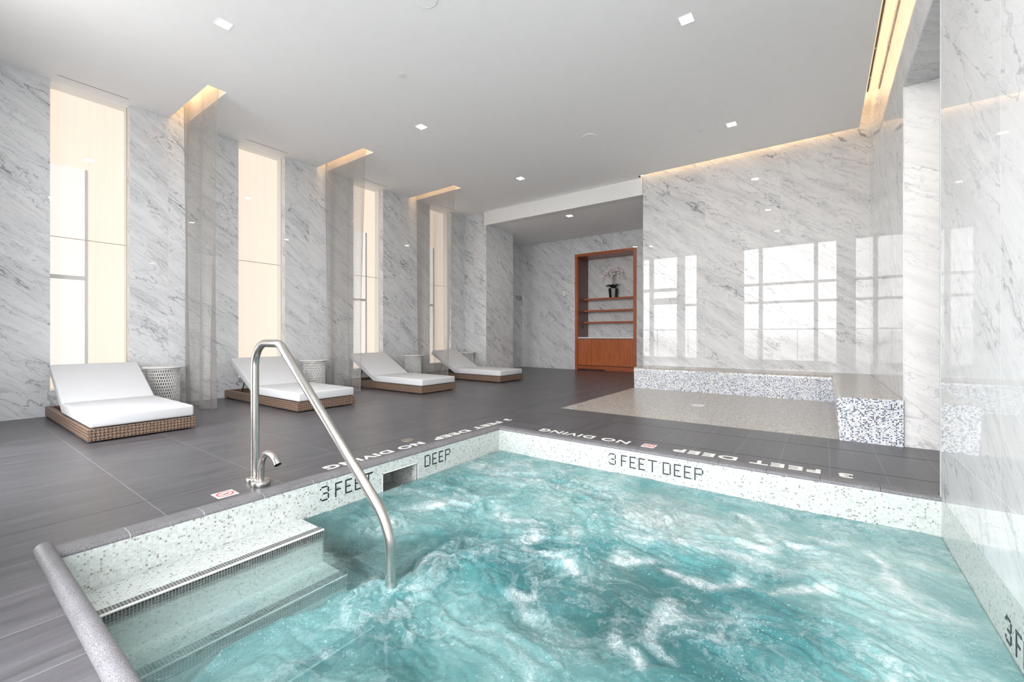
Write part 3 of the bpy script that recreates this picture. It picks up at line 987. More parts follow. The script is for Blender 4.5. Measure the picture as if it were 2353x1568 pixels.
STREAKS = [([(-0.6, 2.201), (-0.454, 2.204), (-0.327, 2.346), (-0.198, 2.311), (-0.078, 2.397), (0.016, 2.482)], 0.045, 0.9),
           ([(-0.563, 1.989), (-0.538, 1.882), (-0.544, 1.768), (-0.514, 1.687), (-0.455, 1.628)], 0.045, 0.95),
           ([(0.225, 3.029), (0.249, 2.904), (0.255, 2.715), (0.281, 2.599), (0.343, 2.518), (0.415, 2.507), (0.471, 2.487)], 0.04, 0.8),
           ([(-0.248, 3.006), (-0.156, 2.931), (-0.054, 2.953), (0.025, 2.925)], 0.05, 0.8),
           ([(-0.433, 3.184), (-0.345, 3.047), (-0.259, 2.856), (-0.263, 2.735)], 0.05, 0.85),
           ([(-0.025, 3.071), (0.078, 3.074), (0.151, 3.126)], 0.04, 0.7),
           ([(-1.811, 2.323), (-1.616, 2.207), (-1.436, 2.259), (-1.378, 2.121), (-1.388, 2.009)], 0.06, 0.95),
           ([(-1.337, 1.948), (-1.205, 1.962), (-1.129, 1.973), (-1.021, 1.952)], 0.04, 0.8),
           ([(-0.864, 2.226), (-0.747, 2.249)], 0.06, 0.9), ([(-1.117, 1.618), (-0.998, 1.543)], 0.05, 0.9),
           ([(-0.668, 1.665), (-0.596, 1.567), (-0.519, 1.485)], 0.04, 0.85),
           ([(-0.95, 2.45), (-0.70, 2.55), (-0.45, 2.60), (-0.2, 2.62)], 0.06, 0.6),
           ([(-0.2, 1.55), (0.05, 1.75), (0.25, 1.95)], 0.03, 0.6), ([(-0.9, 1.3), (-0.75, 1.2)], 0.04, 0.7)]
SF = np.zeros_like(XX)
for pts_, wd_, k_ in STREAKS:
    SF = np.maximum(SF, k_ * seg_field(pts_, wd_ * 0.72))
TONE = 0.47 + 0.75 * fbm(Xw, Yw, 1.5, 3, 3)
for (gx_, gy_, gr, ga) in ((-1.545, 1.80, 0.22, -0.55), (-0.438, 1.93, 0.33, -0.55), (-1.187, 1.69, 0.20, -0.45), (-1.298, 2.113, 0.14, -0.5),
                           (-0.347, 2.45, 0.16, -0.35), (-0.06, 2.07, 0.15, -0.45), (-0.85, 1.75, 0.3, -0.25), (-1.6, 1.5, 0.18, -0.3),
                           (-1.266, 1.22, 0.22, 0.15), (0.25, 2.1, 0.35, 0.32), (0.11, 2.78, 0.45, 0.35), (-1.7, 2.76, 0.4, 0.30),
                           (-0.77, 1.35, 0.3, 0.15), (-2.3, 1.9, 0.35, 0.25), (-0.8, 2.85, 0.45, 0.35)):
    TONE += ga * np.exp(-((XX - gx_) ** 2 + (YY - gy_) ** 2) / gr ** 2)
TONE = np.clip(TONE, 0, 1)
boil2 = np.zeros_like(XX)
for (bx_, by_, br, ba) in ((-2.079, 2.129, 0.20, 0.9), (-0.771, 2.898, 0.24, 0.9), (-1.021, 2.677, 0.16, 0.5), (-2.2, 1.75, 0.16, 0.5),
                           (-2.5, 2.2, 0.18, 0.4), (-1.85, 3.012, 0.25, 0.5), (-0.376, 2.715, 0.15, 0.3), (-2.4, 3.0, 0.3, 0.45), (-1.3, 3.1, 0.3, 0.4)):
    boil2 += ba * np.exp(-(((XX - bx_) ** 2 + (YY - by_) ** 2) / br ** 2))
foam = np.clip(0.95 * SF + boil2 * (0.35 + 0.75 * patch) + fo * 0.22 + 0.10 * patch, 0, 1)
foam *= np.clip(calm * 1.25 - 0.25, 0, 1) * np.clip((YY - 0.7) / 1.0, 0.35, 1)
milk = np.clip(0.46 + 0.50 * np.clip((YY - 1.2) / 1.2, 0, 1) + 0.9 * big + 0.30 * np.clip((XX + 0.9) / 1.2, 0, 1), 0.2, 1) * np.clip(calm * 1.1 - 0.10, 0, 1)
verts = np.stack([XX.ravel(), YY.ravel(), ZZ.ravel()], 1)
nt_ = nx * ny
ii, jj = np.meshgrid(np.arange(nx - 1), np.arange(ny - 1))
b0 = (jj * nx + ii).ravel()
faces = np.stack([b0, b0 + 1, b0 + nx + 1, b0 + nx], 1).tolist()
zb = POOL_Z + 0.001
vl = verts.tolist()
ring = [i for i in range(nx)] + [j * nx + nx - 1 for j in range(1, ny)] + \
       [(ny - 1) * nx + i for i in range(nx - 2, -1, -1)] + [j * nx for j in range(ny - 2, 0, -1)]
base = len(vl)
for i in ring:
    vl.append([vl[i][0], vl[i][1], zb])
n = len(ring)
for k in range(n):
    k2 = (k + 1) % n
    faces.append([ring[k2], ring[k], base + k, base + k2])
faces.append([base + k for k in range(n)][::-1])
me = bpy.data.meshes.new('spa_water')
me.from_pydata(vl, [], faces)
me.update()
for nm, arr in (('foam', foam), ('milk', milk), ('tone', TONE)):
    at = me.attributes.new(nm, 'FLOAT', 'POINT')
    full = np.zeros(len(vl), dtype=np.float32)
    full[:nt_] = arr.ravel()
    at.data.foreach_set('value', full)
me.polygons.foreach_set('use_smooth', [True] * (len(faces) - n - 1) + [False] * (n + 1))
m, nt, out = new_mat('spa_water')
pos = nt.add('ShaderNodeTexCoord').outputs['Object']
af = nt.add('ShaderNodeAttribute', attribute_name='foam').outputs['Fac']
am = nt.add('ShaderNodeAttribute', attribute_name='milk').outputs['Fac']
flat = nt.vmath('MULTIPLY', pos, (1.0, 1.0, 0.0)).outputs[0]
wv = nt.vmath('SUBTRACT', nt.noise(flat, 1.9, 5, 0.6).outputs['Color'], (0.5, 0.5, 0.5)).outputs[0]
wv = nt.add('ShaderNodeVectorMath', {0: wv, 'Scale': 0.75}, operation='SCALE').outputs[0]
wp = nt.vmath('ADD', flat, wv).outputs[0]
wp = nt.add('ShaderNodeMapping', {'Vector': wp, 'Rotation': (0, 0, 0.35), 'Scale': (0.9, 1.15, 1.0)}).outputs[0]


def ridged(vec, sc_, det, lo, hi):
    n_ = nt.noise(vec, sc_, det, 0.62).outputs[0]
    a_ = nt.math('SUBTRACT', 1.0, nt.math('MULTIPLY', nt.math('ABSOLUTE', nt.math('SUBTRACT', n_, 0.5)), 2.0))
    return nt.maprange(a_, lo, hi, 0.0, 1.0, True)


w1 = ridged(wp, 2.6, 5, 0.90, 0.995)
w2 = ridged(wp, 6.5, 5, 0.88, 0.995)
veil = nt.maprange(nt.noise(wp, 4.2, 8, 0.66).outputs[0], 0.46, 0.70, 0.0, 1.0)
zone = nt.maprange(nt.noise(flat, 1.4, 3).outputs[0], 0.40, 0.62, 0.15, 1.0)
grain = nt.noise(flat, 150.0, 3, 0.75).outputs[0]
grain2 = nt.noise(wp, 38.0, 5, 0.75).outputs[0]
wisps = nt.math('ADD', nt.math('MULTIPLY', w1, 0.26), nt.math('MULTIPLY', w2, 0.20))
wisps = nt.math('MULTIPLY', wisps, nt.math('MULTIPLY', zone, am))
fm = nt.math('ADD', nt.math('MULTIPLY', af, nt.math('MULTIPLY_ADD', veil, 0.7, 0.35)), wisps)
fm = nt.math('ADD', fm, nt.math('MULTIPLY', nt.math('MULTIPLY', veil, 0.18), am))
gr_ = nt.math('ADD', nt.maprange(grain, 0.3, 0.7, -0.5, 0.5), nt.maprange(grain2, 0.3, 0.7, -0.6, 0.6))
fm = nt.math('MULTIPLY', fm, nt.math('ADD', gr_, 1.0))
fm = nt.maprange(fm, 0.05, 0.95, 0.0, 0.85, False)
dots = nt.maprange(nt.noise(flat, 95.0, 2, 0.6).outputs[0], 0.60, 0.68, 0.0, 0.55)
dots = nt.math('MULTIPLY', dots, nt.math('MULTIPLY', am, nt.maprange(nt.noise(wp, 7.0, 4).outputs[0], 0.45, 0.6, 0.0, 1.0)))
fm = nt.math('MAXIMUM', fm, dots)
bh = nt.math('ADD', nt.noise(wp, 30.0, 5, 0.65, 0.5).outputs[0], nt.math('MULTIPLY', grain, 0.15))
bmp = nt.add('ShaderNodeBump', {'Strength': 0.8, 'Distance': 0.008, 'Height': bh}).outputs[0]
rfr = nt.add('ShaderNodeBsdfRefraction', {'Color': (0.93, 0.99, 0.985, 1), 'Roughness': 0.0, 'IOR': 1.14, 'Normal': bmp})
ml = nt.add('ShaderNodeBsdfPrincipled')
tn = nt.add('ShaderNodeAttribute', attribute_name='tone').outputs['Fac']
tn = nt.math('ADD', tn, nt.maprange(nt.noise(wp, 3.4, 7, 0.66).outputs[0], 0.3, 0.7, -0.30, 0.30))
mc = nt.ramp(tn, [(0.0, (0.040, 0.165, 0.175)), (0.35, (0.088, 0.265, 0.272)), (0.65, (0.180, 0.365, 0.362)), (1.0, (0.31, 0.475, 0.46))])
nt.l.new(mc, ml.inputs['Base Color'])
ml.inputs['Roughness'].default_value = 0.06
ml.inputs['IOR'].default_value = 1.33
soft = nt.add('ShaderNodeBump', {'Strength': 0.35, 'Distance': 0.004, 'Height': bh}).outputs[0]
nt.l.new(soft, ml.inputs['Normal'])
ml.inputs['Coat Weight'].default_value = 1.0
ml.inputs['Coat Roughness'].default_value = 0.03
ml.inputs['Coat IOR'].default_value = 1.33
ml.inputs['Specular IOR Level'].default_value = 0.0
nt.l.new(bmp, ml.inputs['Coat Normal'])
fo_ = nt.add('ShaderNodeBsdfPrincipled')
fo_.inputs['Base Color'].default_value = (0.66, 0.70, 0.70, 1)
fo_.inputs['Roughness'].default_value = 0.3
nt.l.new(soft, fo_.inputs['Normal'])
frn = nt.add('ShaderNodeFresnel', {'IOR': 1.33, 'Normal': bmp}).outputs[0]
bfc = nt.add('ShaderNodeNewGeometry').outputs['Backfacing']
frn = nt.math('MULTIPLY', frn, nt.math('SUBTRACT', 1.0, bfc))
trn = nt.add('ShaderNodeBsdfTransparent', {'Color': (0.93, 0.99, 0.985, 1)})
gls = nt.add('ShaderNodeBsdfGlossy', {'Color': (1, 1, 1, 1), 'Roughness': 0.02, 'Normal': bmp})
body = nt.add('ShaderNodeMixShader', {0: 0.5, 1: rfr.outputs[0], 2: trn.outputs[0]})
gl = nt.add('ShaderNodeMixShader', {0: frn, 1: body.outputs[0], 2: gls.outputs[0]})
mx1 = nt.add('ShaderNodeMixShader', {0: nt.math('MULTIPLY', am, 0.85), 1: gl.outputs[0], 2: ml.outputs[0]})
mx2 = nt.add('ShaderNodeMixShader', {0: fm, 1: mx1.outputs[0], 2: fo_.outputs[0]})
nt.l.new(mx2.outputs[0], out.inputs[0])
va = nt.add('ShaderNodeVolumeAbsorption', {'Color': (0.45, 0.88, 0.88, 1), 'Density': 0.5})
nt.l.new(va.outputs[0], out.inputs['Volume'])
me.materials.append(m)
wo_ = bpy.data.objects.new('spa_water', me)
COL.objects.link(wo_)
tag(wo_, 'bubbling turquoise spa water with white foam filling the sunken pool', 'water', kind='stuff')

# ------------------------------------------------------------------ tiled depth markers on the pool walls
GLY = {
    '3': [".####.", "#....#", ".....#", ".....#", "..###.", ".....#", ".....#", "#....#", ".####."],
    'F': ["#####", "#....", "#....", "#....", "####.", "#....", "#....", "#....", "#...."],
    'E': ["#####", "#....", "#....", "#....", "####.", "#....", "#....", "#....", "#####"],
    'T': ["#######"] + ["...#..."] * 8,
    'D': ["#####.", "#....#", "#....#", "#....#", "#....#", "#....#", "#....#", "#....#", "#####."],
    'P': ["#####.", "#....#", "#....#", "#....#", "#####.", "#.....", "#.....", "#.....", "#....."],
}
ADV = {'3': 10, 'F': 7, 'E': 7, 'T': 11, 'D': 8, 'P': 8}
P_ = 0.0109


def depth_text(s, plane, start, z_top, direc, label):
    """direc: +1/-1 along the wall axis"""
    t = thing('depth_marker', label, 'depth marker', (0, 0, 0))
    col = 0
    for ch in s:
        mb = MB()
        for r, row in enumerate(GLY[ch]):
            for c, v in enumerate(row):
                if v == '#':
                    a0 = start + direc * (col + c) * P_
                    a1 = a0 + direc * P_ * 0.86
                    a0, a1 = min(a0, a1), max(a0, a1)
                    z1 = z_top - r * P_
                    z0 = z1 - P_ * 0.86
                    if plane == 'y':
                        mb.box(a0, a1, PY1 - 0.0022, PY1 + 0.003, z0, z1)
                    elif plane == 'xl':
                        mb.box(PX0 - 0.003, PX0 + 0.0022, a0, a1, z0, z1)
                    else:
                        mb.box(XW - 0.0022, XW + 0.003, a0, a1, z0, z1)
        mb.build('tile_letter' if ch != '3' else 'tile_digit', M['black_tile'], t)
        col += ADV[ch]
    t.location = {'y': (start, PY1, z_top), 'xl': (PX0, start, z_top), 'xr': (XW, start, z_top)}[plane]
    off = Vector(t.location)
    for o in [x for x in bpy.data.objects if x.parent == t]:
        o.data.transform(Matrix.Translation(-off))
    return t


depth_text('3FEETDEEP', 'y', -1.494, -0.0655, 1, 'black mosaic 3 FEET DEEP set in the far pool wall')
depth_text('3FEET', 'xl', 1.558, -0.056, 1, 'black mosaic 3 FEET on the left pool wall, nearer than the skimmer')
depth_text('DEEP', 'xl', 2.480, -0.056, 1, 'black mosaic DEEP on the left pool wall, beyond the skimmer opening')
depth_text('3FEETDEEP', 'xr', 2.418, -0.105, -1, 'black mosaic 3 FEET on the right pool wall, cut by the frame edge')


# ------------------------------------------------------------------ painted lettering on the deck
def deck_text(s, x0, x1, y0, y1, ang, label):
    """text fitted to the rectangle; ang is the reading direction"""
    cu = bpy.data.curves.new('t', 'FONT')
    cu.body = s
    cu.size = 0.1
    cu.offset = 0.0022
    cu.space_character = 1.12
    ob = bpy.data.objects.new('t', cu)
    COL.objects.link(ob)
    dg = bpy.context.evaluated_depsgraph_get()
    me = bpy.data.meshes.new_from_object(ob.evaluated_get(dg))
    bpy.data.objects.remove(ob, do_unlink=True)
    co = np.array([v.co[:] for v in me.vertices])
    mn, mxx = co.min(0), co.max(0)
    c, s_ = round(math.cos(ang)), round(math.sin(ang))
    L = (x1 - x0) if c != 0 else (y1 - y0)
    Hh = (y1 - y0) if c != 0 else (x1 - x0)
    cx, cy = (x0 + x1) / 2, (y0 + y1) / 2
    for v in me.vertices:
        a = ((v.co.x - mn[0]) / (mxx[0] - mn[0]) - 0.5) * L
        b = ((v.co.y - mn[1]) / (mxx[1] - mn[1]) - 0.5) * Hh
        v.co = (cx + a * c - b * s_, cy + a * s_ + b * c, 0.0)
    bm = bmesh.new(); bm.from_mesh(me)
    bmesh.ops.remove_doubles(bm, verts=bm.verts, dist=1e-5)
    bm.verts.ensure_lookup_table()
    isl, seen = [], set()
    for v in bm.verts:
        if v in seen:
            continue
        st_, comp = [v], []
        seen.add(v)
        while st_:
            q = st_.pop(); comp.append(q)
            for e in q.link_edges:
                k = e.other_vert(q)
                if k not in seen:
                    seen.add(k); st_.append(k)
        isl.append(comp)
    t = thing('painted_lettering', label, 'lettering', (cx, cy, 0.0))
    rd = Vector((c, s_, 0))
    isl.sort(key=lambda q: sum(v.co.dot(rd) for v in q) / len(q))
    for comp in isl:
        ids = {v: i for i, v in enumerate(comp)}
        mb = MB()
        vs = [(v.co.x - cx, v.co.y - cy, 0.0) for v in comp]
        fs = []
        for f in {f for v in comp for f in v.link_faces}:
            q = [ids[v] for v in f.verts]
            fs.append(q if f.normal.z > 0 else q[::-1])
        nn = len(vs)
        top = [(x, y, 0.0014) for x, y, _ in vs]
        side = [(e.verts[0], e.verts[1]) for v in comp for e in v.link_edges if len(e.link_faces) == 1]
        allf = [tuple(i + nn for i in f) for f in fs] + [tuple(f[::-1]) for f in fs]
        allf += [(ids[p], ids[q], ids[q] + nn, ids[p] + nn) for p, q in {tuple(sorted(x, key=lambda z: ids[z])) for x in side}]
        mb.add(vs + top, allf)
        mb.build('painted_letter', M['paint_white'], t)
    bm.free()
    return t


deck_text('3 FEET DEEP', -2.915, -2.825, 2.76, 3.93, -math.pi / 2, 'white painted 3 FEET DEEP on the left pool edge, near the far corner')
deck_text('NO DIVING', -2.915, -2.825, 1.70, 2.62, -math.pi / 2, 'white painted NO DIVING on the left pool edge behind the handrail')
deck_text('3 FEET DEEP', -1.00, 0.17, 3.63, 3.735, math.pi, 'large white painted 3 FEET DEEP on the far pool edge, towards the right wall')
deck_text('NO DIVING', -2.30, -1.38, 3.63, 3.735, math.pi, 'white painted NO DIVING on the far pool edge, towards the corner')


def no_diving_sign(cx, cy, ang, label):
    t = thing('no_diving_sign', label, 'sign', (cx, cy, 0.0), ang)
    slabbox('plate', M['sign_white'], -0.055, 0.055, -0.055, 0.055, 0.0, 0.002, t)
    mb = MB()
    n = 40
    ri, ro = 0.036, 0.046
    for k in range(n):
        a, b = 2 * math.pi * k / n, 2 * math.pi * (k + 1) / n
        q = [(ro * math.cos(a), ro * math.sin(a)), (ro * math.cos(b), ro * math.sin(b)),
             (ri * math.cos(b), ri * math.sin(b)), (ri * math.cos(a), ri * math.sin(a))]
        mb.add([(x, y, 0.0028) for x, y in q], [(0, 1, 2, 3)])
    d = 0.0035
    c = math.cos(math.pi / 4)
    p0, p1 = (-0.037 * c, 0.037 * c), (0.037 * c, -0.037 * c)
    mb.add([(p0[0] - d * c, p0[1] - d * c, 0.0029), (p1[0] - d * c, p1[1] - d * c, 0.0029),
            (p1[0] + d * c, p1[1] + d * c, 0.0029), (p0[0] + d * c, p0[1] + d * c, 0.0029)], [(0, 1, 2, 3)])
    mb.build('red_ring', M['sign_red'], t)
    mb = MB()
    mb.lathe([(0.0055, 0.0021), (0.0055, 0.0026)], -0.012, -0.002, 12)

    def bar(a, b, w0, w1):
        a, b = Vector(a), Vector(b)
        nrm = (b - a).normalized()
        nrm = Vector((-nrm.y, nrm.x))
        q = [a + nrm * w0, b + nrm * w1, b - nrm * w1, a - nrm * w0]
        mb.add([(p.x, p.y, 0.0026) for p in q], [(0, 1, 2, 3)])
    bar((-0.008, 0.003), (0.016, 0.014), 0.0055, 0.0035)
    bar((0.014, 0.012), (0.029, 0.006), 0.0035, 0.002)
    bar((-0.009, 0.002), (-0.024, -0.015), 0.003, 0.002)
    mb.build('diver_figure', M['black'], t)
    return t


no_diving_sign(-2.893, 1.078, -math.pi / 2, 'red and white no-diving square on the left pool edge beside the handrail')
no_diving_sign(-1.205, 3.680, math.pi, 'red and white no-diving square on the far pool edge between the painted words')

# ------------------------------------------------------------------ handrail and spout
def arc(c, r, a0, a1, n=12):
    return [(c[0] + r * math.cos(math.radians(a0 + (a1 - a0) * k / n)), c[1] + r * math.sin(math.radians(a0 + (a1 - a0) * k / n))) for k in range(n + 1)]


def fillet(pts, rads, n=10):
    out_ = [Vector(pts[0])]
    for i in range(1, len(pts) - 1):
        p0, p, p1 = Vector(pts[i - 1]), Vector(pts[i]), Vector(pts[i + 1])
        d0, d1 = (p0 - p).normalized(), (p1 - p).normalized()
        ang = d0.angle(d1)
        t = rads[i - 1] / math.tan(ang / 2)
        a, b = p + d0 * t, p + d1 * t
        bis = (d0 + d1).normalized()
        c = p + bis * (rads[i - 1] / math.sin(ang / 2))
        va, vb = a - c, b - c
        tot = va.angle(vb)
        for k in range(n + 1):
            s = k / n
            q = (va * math.sin((1 - s) * tot) + vb * math.sin(s * tot)) / math.sin(tot)
            out_.append(c + q)
    out_.append(Vector(pts[-1]))
    return out_


rail = thing('handrail', 'curved brushed steel handrail rising from the deck and bending down into the pool', 'handrail', (-3.0, 1.29, 0))
path = fillet([(0, 0, 0), (0, 0, 0.900), (0.325, 0, 0.902), (1.338, 0, 0.085), (1.375, 0, -1.12)], [0.155, 0.10, 0.30, 0.05])
# the diagonal runs straight, so rebuild with three corners only
path = fillet([(0, 0, 0), (0, 0, 0.900), (0.330, 0, 0.900), (1.372, 0, 0.060), (1.372, 0, -1.12)], [0.15, 0.12, 0.28])
mb = MB(); mb.tube(path, 0.0242, 24)
mb.build('rail_tube', M['steel'], rail, smooth=True, angle=60)
fl = [(0.0, 0.0), (0.050, 0.0), (0.052, 0.004), (0.052, 0.020), (0.047, 0.028), (0.030, 0.031), (0.0, 0.031)]
mb = MB(); mb.lathe(fl, 0, 0, 36, False)
mb.build('flange', M['steel'], rail, smooth=True, angle=50)

sp = thing('water_spout', 'short curved steel water spout on the pool edge beside the handrail foot', 'spout', (-2.885, 1.275, 0))
ctl = [(0, -0.03), (0, 0.0), (0.0, 0.075), (0.008, 0.135), (0.036, 0.185), (0.085, 0.213), (0.140, 0.216), (0.185, 0.200), (0.222, 0.168), (0.25, 0.13)]
path = []
for i in range(1, len(ctl) - 2):
    p0, p1, p2, p3 = [Vector(ctl[i + k]) for k in (-1, 0, 1, 2)]
    for k in range(6):
        t_ = k / 6
        q = 0.5 * ((2 * p1) + (p2 - p0) * t_ + (2 * p0 - 5 * p1 + 4 * p2 - p3) * t_ ** 2 + (3 * p1 - p0 - 3 * p2 + p3) * t_ ** 3)
        path.append(Vector((q.x, 0, q.y)))
path.append(Vector((ctl[-2][0], 0, ctl[-2][1])))
mb = MB(); mb.tube(path[:-1] + [path[-1]], 0.0205, 24, caps=False)
mb.tube([(p[0], p[1], p[2]) for p in path], 0.0185, 24, caps=False)
mb.build('spout_tube', M['steel'], sp, smooth=True, angle=60, recalc=False)
mb = MB()
fl2 = [(0.0, 0.0), (0.054, 0.0), (0.056, 0.004), (0.056, 0.026), (0.050, 0.034), (0.030, 0.037), (0.0, 0.037)]
mb.lathe(fl2, 0, 0, 36, False)
mb.build('flange', M['steel'], sp, smooth=True, angle=50)

# ------------------------------------------------------------------ loungers (origin at the floor, back right corner against the wall)
def lounger(y, label):
    t = thing('sun_lounger', label, 'sun lounger', (-7.335, y, 0), 0, 'sun loungers along the left wall')
    L, W, Hf = 2.135, 0.80, 0.122
    mb = MB()
    z0 = 0.014
    mb.box(0, L, 0, 0.05, z0, Hf); mb.box(0, L, W - 0.05, W, z0, Hf)
    mb.box(0, 0.06, 0.05, W - 0.05, z0, Hf); mb.box(L - 0.05, L, 0.05, W - 0.05, z0, Hf)
    mb.build('wicker_frame', M['wicker'], t, bevel=0.004, bseg=1)
    for (x, yy) in ((0.06, 0.05), (0.06, W - 0.09), (L - 0.10, 0.05), (L - 0.10, W - 0.09)):
        slabbox('foot', M['black'], x, x + 0.04, yy, yy + 0.04, 0.0, 0.016, t)
    slabbox('slat_base', M['black'], 0.55, L - 0.04, 0.04, W - 0.04, Hf - 0.03, Hf + 0.006, t)
    # seat cushion
    mb = MB()
    hx = 0.865
    mb.box(hx, L - 0.005, 0.012, W - 0.012, Hf + 0.008, Hf + 0.118)
    o = mb.build('seat_cushion', M['fabric'], t, bevel=0.022, bseg=4, smooth=True, angle=80)
    # reclining back cushion on a thin board
    a = math.radians(28.5)
    ln = 0.83
    th = 0.105
    ux, uz = -math.cos(a), math.sin(a)
    nx_, nz_ = math.sin(a), math.cos(a)
    bx0, bz0 = hx + 0.012, Hf + 0.010
    pr = [(bx0, bz0), (bx0 + ux * ln, bz0 + uz * ln),
          (bx0 + ux * ln + nx_ * th, bz0 + uz * ln + nz_ * th), (bx0 + nx_ * th, bz0 + nz_ * th)]
    mb = MB(); mb.prism(pr, 'y', 0.012, W - 0.012)
    mb.build('back_cushion', M['fabric'], t, bevel=0.022, bseg=4, smooth=True, angle=80)
    q = [(bx0 + ux * 0.02 - nx_ * 0.014, bz0 + uz * 0.02 - nz_ * 0.014), (bx0 + ux * (ln - 0.06) - nx_ * 0.014, bz0 + uz * (ln - 0.06) - nz_ * 0.014),
         (bx0 + ux * (ln - 0.06), bz0 + uz * (ln - 0.06)), (bx0 + ux * 0.02, bz0 + uz * 0.02)]
    mb = MB(); mb.prism(q, 'y', 0.05, W - 0.05)
    mb.build('back_board', M['black'], t)
    for yy in (0.12, W - 0.12):
        mb = MB()
        mb.tube([(bx0 + ux * 0.5, yy, bz0 + uz * 0.5 - 0.02), (0.30, yy, Hf - 0.02)], 0.008, 8)
        mb.build('prop', M['steel_dark'], t)
    return t


l1 = lounger(0.872, 'white cushioned wicker sun lounger, the nearest one at the left, by the first tall window')
dup(l1, (-7.335, 2.725, 0), 'white cushioned wicker sun lounger behind the handrail, second from the left')
dup(l1, (-7.335, 4.725, 0), 'white cushioned wicker sun lounger, third from the left, its back half seen through mesh')
dup(l1, (-7.335, 6.800, 0), 'white cushioned wicker sun lounger, the farthest one, nearest the wood shelf niche')

# ------------------------------------------------------------------ round perforated side tables
def side_table(loc, label):
    t = thing('side_table', label, 'side table', loc, 0, 'white side tables beside the loungers')
    mb = MB()
    mb.lathe([(0.0, 0.520), (0.19, 0.520), (0.226, 0.526), (0.231, 0.531), (0.231, 0.536), (0.226, 0.540), (0.0, 0.540)], 0, 0, 48, False)
    mb.build('table_top', M['table_white'], t, smooth=True, angle=50)
    # lattice drum of elongated slots: real openings
    mb = MB()
    nseg, rows, r0, r1 = 42, 12, 0.163, 0.167
    zb_, zt_ = 0.02, 0.505
    hh = (zt_ - zb_) / rows
    w_ = 2 * math.pi / nseg

    def cyl(a0, a1, z0, z1):
        vs = []
        for z in (z0, z1):
            for a in (a0, a1):
                for r in (r0, r1):
                    vs.append((r * math.cos(a), r * math.sin(a), z))
        mb.add(vs, [(0, 1, 3, 2), (4, 6, 7, 5), (1, 5, 7, 3), (0, 2, 6, 4), (0, 4, 5, 1), (2, 3, 7, 6)])
    for i in range(rows):
        off = 0.5 * w_ * (i % 2)
        for k in range(nseg):
            a = k * w_ + off
            cyl(a - 0.15 * w_, a + 0.15 * w_, zb_ + i * hh, zb_ + (i + 1) * hh)
    for i in range(1, rows):
        for k in range(nseg * 1):
            a = k * w_
            cyl(a, a + w_, zb_ + i * hh - 0.0035, zb_ + i * hh + 0.0035)
    mb.build('lattice_drum', M['table_white'], t)
    for z0, z1 in ((0.0, 0.024), (0.50, 0.522)):
        mb = MB()
        mb.lathe([(0.158, z0), (0.170, z0), (0.170, z1), (0.158, z1), (0.158, z0)], 0, 0, 48, False)
        mb.build('drum_ring', M['table_white'], t)
    return t


t1 = side_table((-7.03, 1.905, 0), 'round white lattice side table, the largest in view, right of the nearest lounger')
dup(t1, (-6.90, 3.90, 0), 'round white lattice side table behind the slanting handrail')
dup(t1, (-6.93, 6.07, 0), 'round white lattice side table between the third and the farthest lounger')
dup(t1, (-7.04, 7.86, 0), 'round white lattice side table, the smallest in view, behind the farthest lounger')

# ------------------------------------------------------------------ hanging chain-mesh curtains
def mesh_curtain(yc, x0, x1, seed, label):
    rr = random.Random(seed)
    ph = [rr.uniform(0, 6.28) for _ in range(4)]
    t = thing('mesh_curtain', label, 'mesh curtain', (0, yc, 0.0), 0, 'metal mesh curtains between the loungers')

    def P(s, z):
        k = 1 - z / 4.0                      # folds open out towards the floor
        x = x0 + (x1 - x0) * s
        amp = 0.012 + 0.045 * k
        y = amp * math.sin(s * 15 + ph[0] + 0.6 * math.sin(z * 0.8)) + 0.012 * k * math.sin(s * 37 + ph[1])
        x += 0.02 * k * math.cos(s * 15 + ph[0]) - (0.16 * k * max(0, s - 0.7) / 0.3)
        zz = z
        return x, y, zz
    pitch = 0.0135
    zt, zb2 = 4.27, 0.015
    nr = int((zt - zb2) / pitch)
    ns = 34
    ncol = int((x1 - x0) / pitch)
    mb = MB()
    for r in range(nr):
        z = zb2 + r * pitch
        vs, fs = [], []
        for i in range(ns + 1):
            x, y, zz = P(i / ns, z)
            vs.append((x, y, zz)); vs.append((x, y, zz + 0.0036))
        for i in range(ns):
            fs.append((2 * i, 2 * i + 2, 2 * i + 3, 2 * i + 1))
        mb.add(vs, fs)
    nz = 16
    for c in range(ncol + 1):
        s = c / ncol
        ds = (0.0024 if 0 < c < ncol else 0.010) / (x1 - x0)
        vs, fs = [], []
        for i in range(nz + 1):
            z = zb2 + (zt - zb2) * i / nz
            vs.append(P(s, z)); vs.append(P(s + ds, z))
        for i in range(nz):
            fs.append((2 * i, 2 * i + 1, 2 * i + 3, 2 * i + 2))
        mb.add(vs, fs)
    o = mb.build('chain_mesh', M['chain'], t, recalc=False)
    sm = o.modifiers.new('thick', 'SOLIDIFY')
    sm.thickness = 0.0010
    sm.offset = 0
    slabbox('hanging_track', M['steel_dark'], x0, x1, -0.01, 0.01, 4.265, 4.283, t)
    return t


mesh_curtain(2.19, -7.28, -6.07, 1, 'tall metal mesh curtain hanging beside the nearest side table')
mesh_curtain(4.31, -7.25, -6.10, 2, 'tall metal mesh curtain hanging beyond the second lounger, before the third window')
mesh_curtain(6.43, -7.24, -6.07, 3, 'tall metal mesh curtain hanging before the fourth window, the farthest of the curtains')

# ------------------------------------------------------------------ mosaic bench
bench = thing('mosaic_bench', 'low L-shaped mosaic bench along the back and right marble walls of the footbath', 'bench', (-2.76, 7.60, 0.0))
ox, oy = -2.76, 7.60


def bench_prof(sgn=1):
    # (distance out from wall side, z): the front leans in towards the floor, rounded lip
    return [(0.55, 0.0), (0.025, 0.0), (0.0, 0.325), (0.004, 0.350), (0.015, 0.366), (0.035, 0.374), (0.55, 0.382)]


